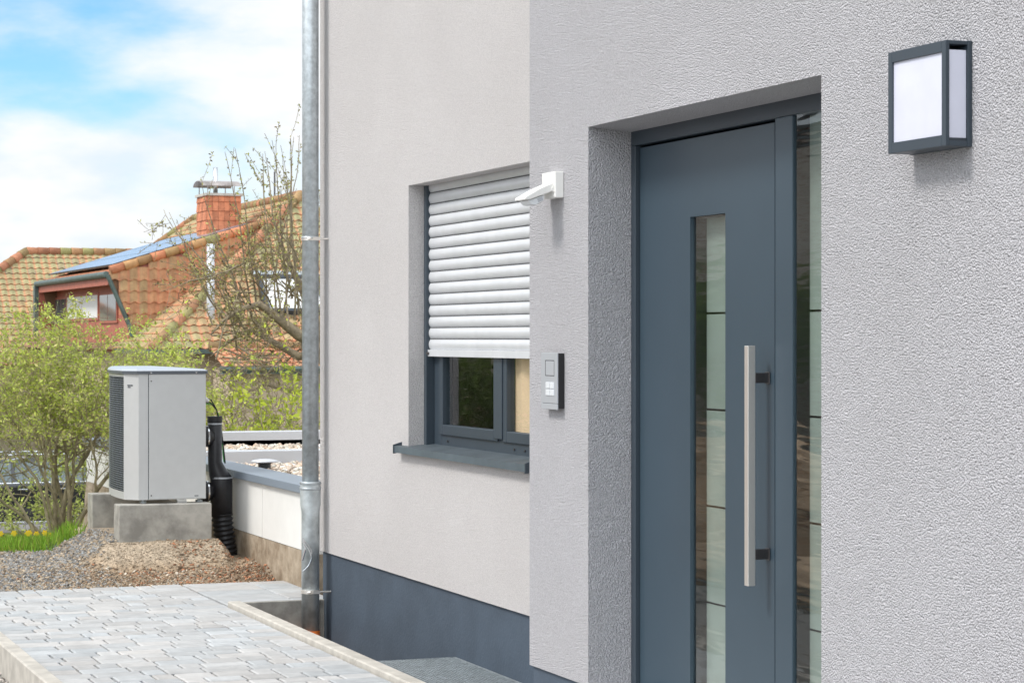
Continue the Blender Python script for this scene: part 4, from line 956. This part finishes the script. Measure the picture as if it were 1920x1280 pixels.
# cross wing at the back left
wY = 92.0; wx0 = QX(50, wY); wz = QZ(50, 474, wY); wR = 5.2; wE = wz-4.4; wl2 = 7.0
sl4 = math.hypot(wR, wz-wE); V4 = Vector((0, wR, wz-wE))/sl4
b = MB(); tiled(b, (wx0-wl2, wY-wR, wE), (1, 0, 0), V4, lambda u, v: u > v/sl4*wl2 and v < sl4, 14, sl4, moss=.85, hue=11, up=(0, 0, 1)); wo_ = b.build('wing_roof', M['tile'], NH)
b = MB(); ridge_caps(b, (wx0-wl2, wY-wR, wE+.04), (wx0, wY, wz+.06), r=.17); ridge_caps(b, (wx0, wY, wz+.06), (wx0+7.5, wY, wz+.06), r=.16); sub(b, 'wing_ridge', M['tile'], wo_, smooth=True)
b = MB(); b.poly([(wx0-wl2, wY-wR, wE-.03), (wx0+7.5, wY-wR, wE-.03), (wx0+7.5, wY, wz-.03), (wx0, wY, wz-.03)]); b.poly([(wx0-wl2, wY-wR, wE-.03), (wx0, wY, wz-.03), (wx0-wl2, wY+wR, wE-.03)]); b.poly([(wx0-wl2, wY+wR, wE-.03), (wx0, wY, wz-.03), (wx0+7.5, wY, wz-.03), (wx0+7.5, wY+wR, wE-.03)]); sub(b, 'wing_deck', M['underroof'], wo_)
b = MB(); b.box(wx0-wl2+.5, wx0+7, wY-wR+.5, wY+wR-.5, -2.1, wE+.2); sub(b, 'wing_wall', M['housewall'], wo_)

# ================================================================== trees, bush, hedge
def rot_about(v, axis, ang): return Matrix.Rotation(ang, 3, axis) @ v
class Tree:
    def __init__(s, seed): s.r = random.Random(seed); s.w = MB(); s.l = MB(); s.tips = []
    def branch(s, p, d, length, r0, depth, cfg):
        r = s.r; n = max(3, int(length/cfg['step'])); pts = [p.copy()]; rad = [r0]; dd = d.normalized()
        for i in range(n):
            dd = (dd+Vector((r.gauss(0, 1), r.gauss(0, 1), r.gauss(0, 1)))*cfg['wob']+Vector((0, 0, cfg['up'][min(depth, len(cfg['up'])-1)]))).normalized()
            p = p+dd*(length/n); pts.append(p.copy()); rad.append(max(cfg['rmin'], r0*(1-.8*(i+1)/n)))
        s.w.tube(pts, rad, 7 if depth == 0 else (5 if depth == 1 else 3), cap=False)
        if depth < cfg['depth']:
            nk = cfg['kids'][depth]
            for k in range(nk):
                t = cfg['t0'][min(depth, len(cfg['t0'])-1)]+(1-cfg['t0'][min(depth, len(cfg['t0'])-1)])*(k+r.random())/nk; i = min(n-1, int(t*n)); q = pts[i].lerp(pts[i+1], t*n-i if t*n-i < 1 else 1)
                ax = (pts[i+1]-pts[i]).normalized(); perp = ax.orthogonal().normalized(); perp = rot_about(perp, ax, r.random()*6.283)
                nd_ = rot_about(ax, perp, R(cfg['ang'])*(.6+.8*r.random()))
                s.branch(q, nd_, length*cfg['ratio']*(.6+.7*r.random())*(1.15-.5*t), rad[i]*.6, depth+1, cfg)
        if depth >= cfg['leafd']:
            for k in range(cfg['leaves']):
                t = r.random(); i = min(n-1, int(t*n)); s.leaf(pts[i].lerp(pts[i+1], t*n-i), cfg)
    def leaf(s, p, cfg):
        r = s.r
        if p.z < cfg.get('zmin', -9) and r.random() < .85: return
        z = cfg['size']*(.5+r.random()); a = Vector((r.gauss(0, 1), r.gauss(0, 1), r.gauss(0, 1)+.3)).normalized(); b = a.orthogonal().normalized(); b = rot_about(b, a, r.random()*6.28)
        o = p+Vector((r.gauss(0, 1), r.gauss(0, 1), r.gauss(0, 1)))*cfg['spread']; k = .55+.8*r.random()
        c = cfg['cols'][r.randrange(len(cfg['cols']))]; c = (c[0]*k, c[1]*k, c[2]*k)
        s.l.add([o, o+a*z*.5+b*z*.22, o+a*z, o+a*z*.5-b*z*.22], [(0,1,2,3)], c)
# spring-green bush by the lawn
bb = U(118, 1012, 20.0); gz = float(hgt_(bb.x, bb.y)); bush = thing('bush', 'airy bush with fresh yellow green leaves behind the heat pump', 'bush', (bb.x, bb.y, gz))
T = Tree(11); yg = [(.56, .66, .12), (.50, .60, .11), (.66, .72, .18), (.42, .50, .10), (.60, .56, .22)]
cfg = dict(step=.09, wob=.13, up=[.02, -.01, -.03, -.03], rmin=.0016, depth=3, kids=[9, 7, 5], t0=[.42, .15, .1], ang=52, ratio=.52, leafd=2, leaves=6, size=.034, spread=.016, cols=yg, zmin=gz+1.0)
sb_ = random.Random(4)
for k in range(11):
    a = 2*math.pi*k/11+sb_.random()*.5; lean = .18+.42*sb_.random(); st_ = Vector((bb.x+math.cos(a)*.06, bb.y+math.sin(a)*.06, gz-.05))
    T.branch(st_, Vector((math.cos(a)*lean, math.sin(a)*lean*.7, 1)), 1.58+.42*sb_.random(), .026 if k < 5 else .018, 0, cfg)
for k, (lx, ly) in enumerate(((-.75, -.1), (-.6, .5), (-.4, -.5), (.75, .1), (.6, .4), (-.9, .2))):
    T.branch(Vector((bb.x+lx*.8, bb.y+ly, gz-.05+.2)), Vector((lx*.7, ly*.5, 1)), 1.5, .015, 0, cfg)
T.w.build('branches', M['bark2'], bush, smooth=True); T.l.build('foliage', M['leaf'], bush)
print('bush leaves', len(T.l.f), 'wood', len(T.w.f))
# a second, thicker green bush behind it, left
def bushy(name, label, cat, base, hgt, wid, seed, cols, size=.05, kids=(7, 6, 4), n=9, leaves=10, bark='bark2', group=None):
    t = thing(name, label, cat, base, group); T = Tree(seed); rr = random.Random(seed+1)
    cf = dict(step=.14, wob=.13, up=[.02, .0, -.01, -.01], rmin=.003, depth=3, kids=list(kids), t0=[.22, .12, .1], ang=50, ratio=.5, leafd=2, leaves=leaves, size=size, spread=.03, cols=cols)
    for k in range(n):
        a = 2*math.pi*k/n+rr.random()*.6; T.branch(Vector(base)+Vector((math.cos(a)*wid*.25*rr.random(), math.sin(a)*wid*.2, -.05)), Vector((math.cos(a)*wid/hgt*.55, math.sin(a)*wid/hgt*.45, 1)), hgt*(.75+.3*rr.random()), .03, 0, cf)
    T.w.build('branches', M[bark], t, smooth=True); T.l.build('foliage', M['leaf'], t); return t
p = U(262, 900, 30); bushy('bush', 'green bush rising directly behind the heat pump top', 'bush', (p.x, p.y, -2.05), 3.3, 2.0, 37, [(.50, .58, .14), (.56, .62, .18), (.40, .46, .12)], size=.05)
# hedge behind the garage
hed = thing('hedge', 'loose hedge of thin twigs and lime green leaves behind the garage roof', 'hedge', tuple(U(500, 900, 28)))
T = Tree(23); lime = [(.56, .64, .06), (.50, .58, .06), (.40, .48, .08), (.62, .66, .10)]
cfgh = dict(step=.12, wob=.16, up=[.02, .0, -.01], rmin=.003, depth=2, kids=[9, 6], t0=[.1, .1], ang=50, ratio=.42, leafd=1, leaves=9, size=.085, spread=.03, cols=lime)
cfgt = dict(cfgh); cfgt.update(leaves=2, size=.06)
rr = random.Random(8)
for k in range(50):
    px = 372+rr.random()*260; Z = 26.5+rr.random()*2.5; p = U(px, 900, Z); low = rr.random() < .55
    T.branch(Vector((p.x, p.y, -1.9)), Vector((rr.gauss(0, .12), rr.gauss(0, .12), 1)), 2.6+.5*rr.random() if low else 3.2+.4*rr.random(), .018, 0, cfgh if low else cfgt)
T.w.build('branches', M['bark'], hed, smooth=True); T.l.build('foliage', M['leaf'], hed); print('hedge leaves', len(T.l.f))
# bare fruit tree with upright shoots
tb = U(640, 1000, 33); tree = thing('fruit_tree', 'budding bare fruit tree with gnarled limb and upright shoots beside the downpipe', 'tree', (tb.x, tb.y, -2.05))
T = Tree(77); tw = random.Random(3)
def pt(px, py, dz=0): return U(px, py, 33+dz)
T.w.tube([Vector((tb.x, tb.y, -2.1)), pt(636, 800), pt(625, 700), pt(600, 640)], [.20, .17, .15, .13], 10)
T.w.tube([pt(600, 640), pt(560, 628, -.2), pt(520, 596, -.3), pt(486, 570, -.5), pt(456, 578, -.6), pt(420, 600, -.8), pt(395, 628, -.9)], [.12, .085, .065, .05, .035, .02, .01], 8)
T.w.tube([pt(610, 660), pt(560, 668, .3), pt(510, 640, .5), pt(470, 618, .6), pt(430, 640, .8), pt(395, 668, .9)], [.11, .06, .045, .03, .02, .01], 8)
T.w.tube([pt(625, 700), pt(560, 735, .5), pt(500, 720, .8), pt(450, 738, .9)], [.09, .05, .03, .015], 8)
T.w.tube([pt(600, 640), pt(575, 560, .3), pt(545, 500, .3), pt(520, 440, .2)], [.11, .07, .04, .02], 8)
bud = [(.30, .24, .08), (.46, .46, .12), (.54, .54, .18), (.20, .15, .07), (.44, .42, .16)]
cs = dict(step=.12, wob=.045, up=[.05, .02, .0], rmin=.0034, depth=1, kids=[4], t0=[.2], ang=38, ratio=.32, leafd=0, leaves=16, size=.045, spread=.010, cols=bud)
def shoot(a, b_, r0=.016):
    d = b_-a; T.branch(a, d, d.length, r0, 0, cs)
for (x0, y0, x1, y1) in ((520, 596, 462, 258), (530, 600, 455, 300), (490, 572, 432, 290), (540, 612, 515, 268), (552, 600, 552, 255), (470, 575, 405, 285), (456, 578, 345, 345), (548, 560, 482, 265),
                         (500, 580, 500, 330), (430, 598, 255, 430), (560, 590, 560, 300), (530, 590, 575, 330), (480, 570, 470, 400), (420, 600, 330, 470), (500, 640, 380, 420), (460, 620, 400, 500), (545, 500, 528, 330), (520, 440, 490, 300)):
    shoot(pt(x0, y0, tw.uniform(-.5, .3)), pt(x1, y1, tw.uniform(-1, .8)))
ct_ = dict(step=.14, wob=.15, up=[.01, .0, 0], rmin=.0036, depth=2, kids=[6, 4], t0=[.1, .1], ang=55, ratio=.5, leafd=1, leaves=5, size=.042, spread=.012, cols=bud)
for k in range(46):
    px = tw.uniform(385, 585); py = tw.uniform(480, 700); th = tw.uniform(0, 6.28); T.branch(pt(px, py, tw.uniform(-1, 1)), Vector((math.cos(th), tw.gauss(0, .5), math.sin(th)*.8+.2)), tw.uniform(.6, 1.5), .014, 0, ct_)
T.w.build('trunk', M['bark'], tree, smooth=True); T.l.build('buds', M['leaf'], tree); print('tree buds', len(T.l.f), len(T.w.f))

# ================================================================== parked car
CARZ = -1.99
pc = U(150, 1005, 41.5); car = thing('parked_car', 'black estate car with chrome window line parked behind the bush', 'car', (pc.x-2.0, pc.y, CARZ))
ox_, oy_ = pc.x, pc.y                                      # rear wheel centre
def cprof(pts): return [(ox_+x, z+CARZ) for x, z in pts]
body = cprof([(-3.75, .28), (-3.72, .62), (-3.55, .82), (-2.6, .98), (-2.0, 1.02), (.72, 1.03), (.86, .92), (.90, .55), (.84, .28)])
b = MB(); b.prism([(x, oy_-.02, z) for x, z in body], (0, 1.78, 0)); cbody = b.build('body', M['carpaint'], car, bevel=.07, seg=4)
gh = [(-2.35, .99), (-1.62, 1.40), (-.9, 1.46), (.1, 1.43), (.42, 1.34), (.76, 1.0)]
b = MB(); n = len(gh); vs = [(ox_+x, oy_+.04+(z-1.0)*.32, z+CARZ) for x, z in gh]+[(ox_+x, oy_+1.70-(z-1.0)*.32, z+CARZ) for x, z in gh]
b.add(vs, [tuple(range(n)), tuple(range(n, 2*n))[::-1]]+[(i, n+i, n+(i+1) % n, (i+1) % n) for i in range(n)]); b.build('cabin', M['carpaint'], car, bevel=.03, seg=3)
def sidew(P, name='side_window', mt=None):
    b = MB(); b.prism([(ox_+x, oy_+.04+(z-1.0)*.32-.012, z+CARZ) for x, z in P], (0, .01, 0)); return b.build(name, mt or M['carglass'], car)
sidew([(-2.1, 1.04), (-1.58, 1.35), (-1.22, 1.385), (-1.22, 1.04)]); sidew([(-1.14, 1.04), (-1.14, 1.39), (-.32, 1.385), (-.22, 1.04)]); sidew([(-.14, 1.04), (-.24, 1.38), (.08, 1.365), (.36, 1.29), (.52, 1.06)])
sidew([(-2.2, 1.005), (-2.15, 1.03), (.58, 1.045), (.6, 1.015)], 'window_trim', M['chrome'])
for y in (oy_+.28, oy_+1.45): b = MB(); b.tube([(ox_-1.5, y, 1.44+CARZ), (ox_-1.3, y, 1.52+CARZ), (ox_-.2, y, 1.51+CARZ), (ox_+.2, y, 1.42+CARZ)], .022, 8); b.build('roof_rail', M['chrome'], car)
for x in (0, -2.85):
    for y in (oy_-.045, oy_+1.55):
        b = MB(); b.tube([(ox_+x, y, .33+CARZ), (ox_+x, y+.22, .33+CARZ)], .33, 28); w_ = b.build('wheel', M['tyre'], car, bevel=.02)
        b = MB()
        b.tube([(ox_+x, y-.006, .33+CARZ), (ox_+x, y+.02, .33+CARZ)], [.06, .06], 12)
        for k in range(10):
            a = k*math.pi/5; d = Vector((math.cos(a), 0, math.sin(a))); e = Vector((-math.sin(a), 0, math.cos(a))); b.obox(Vector((ox_+x, y-.006, .33+CARZ))+d*.13, d*.10, (0, .008, 0), e*.014)
        for k in range(24):
            a = k*math.pi/12; d = Vector((math.cos(a), 0, math.sin(a))); e = Vector((-math.sin(a), 0, math.cos(a))); b.obox(Vector((ox_+x, y-.004, .33+CARZ))+d*.225, d*.012, (0, .008, 0), e*.031)
        b.build('rim', M['chrome'], car)
        b = MB(); 
b = MB(); b.box(ox_-2.45, ox_-.42, oy_-.035, oy_-.005, .29+CARZ, .34+CARZ); b.build('sill_trim', M['chrome'], car, bevel=.008)
for x in (-1.0, -.05-.25): b = MB(); b.box(ox_+x-.12, ox_+x+.06, oy_-.045, oy_-.015, .90+CARZ, .925+CARZ); b.build('door_handle', M['chrome'], car, bevel=.006)
b = MB(); b.box(ox_+.55, ox_+.875, oy_-.027, oy_+.25, .80+CARZ, .94+CARZ); b.build('tail_light', M['red'], car, bevel=.02)
b = MB(); b.obox((ox_-2.05, oy_-.12, 1.08+CARZ), (.06, 0, 0), (0, .10, 0), (0, 0, .06)); b.build('mirror', M['carpaint'], car, bevel=.02)

# ================================================================== the other side of the path, seen in the door glass
M['boulder'] = mat('boulder', tint=True, rough=.9, var=.3, vscale=4, bump=1, bscale=14, bdist=.03)
n = 0; bw = thing('boulder_wall', 'wall of tan boulders across the path, reflected in the door glass', 'stone wall', (.3, 17, -.1)); P = []; S = []; Cc = []
for lev in range(4):
    for k in range(22):
        P.append((-.35-.12*lev+.1*random.random(), 13.4+k*.50+.2*(lev % 2)+.08*random.random(), .02+lev*.24)); S.append(.26+.05*random.random()); kk = .8+.4*random.random(); Cc.append((.74*kk, .54*kk, .36*kk))
o = stones('boulders', np.array(P), np.array(S), np.array(Cc), bw, flat=.62); o.data.materials[0] = M['boulder']
bushy('shrub', 'green shrub above the boulder wall across the path', 'shrub', (-1.3, 17.5, .7), 1.5, 1.8, 41, [(.14, .24, .04), (.22, .32, .06)], size=.09, kids=(7, 5, 3), leaves=9)
bushy('shrub', 'second green shrub farther along the boulder wall', 'shrub', (-1.6, 21.5, .7), 1.6, 2.0, 43, [(.14, .24, .04), (.22, .32, .06)], size=.09, kids=(7, 5, 3), leaves=9)
bushy('shrub', 'third green shrub standing before the far end of the boulder wall', 'shrub', (-.1, 23.2, -.1), 2.0, 1.8, 47, [(.16, .26, .05), (.24, .34, .07)], size=.09, kids=(7, 5, 3), leaves=9)
sh_ = thing('timber_shed', 'slatted grey shed with red fascia across the path', 'shed', (-3.5, 21, 0))
b = MB()
for k in range(22): b.box(-2.45, -2.42, 15, 27.5, .7+k*.12, .7+k*.12+.095)
b.build('cladding', mat('grey_slats', (.78, .72, .66), .8, var=.15, vscale=3), sh_)
b = MB(); b.box(-6, -2.46, 15.05, 27.4, -.1, 3.35); b.build('shed_wall', M['brown'], sh_)
b = MB(); b.box(-6.2, -2.30, 14.8, 27.7, 3.37, 3.5); b.build('shed_roof', M['slate_dark'], sh_)
b = MB(); b.box(-2.415, -2.36, 15, 27.5, 1.95, 2.10); b.build('red_board', mat('red_board', (.6, .07, .05), .6), sh_)
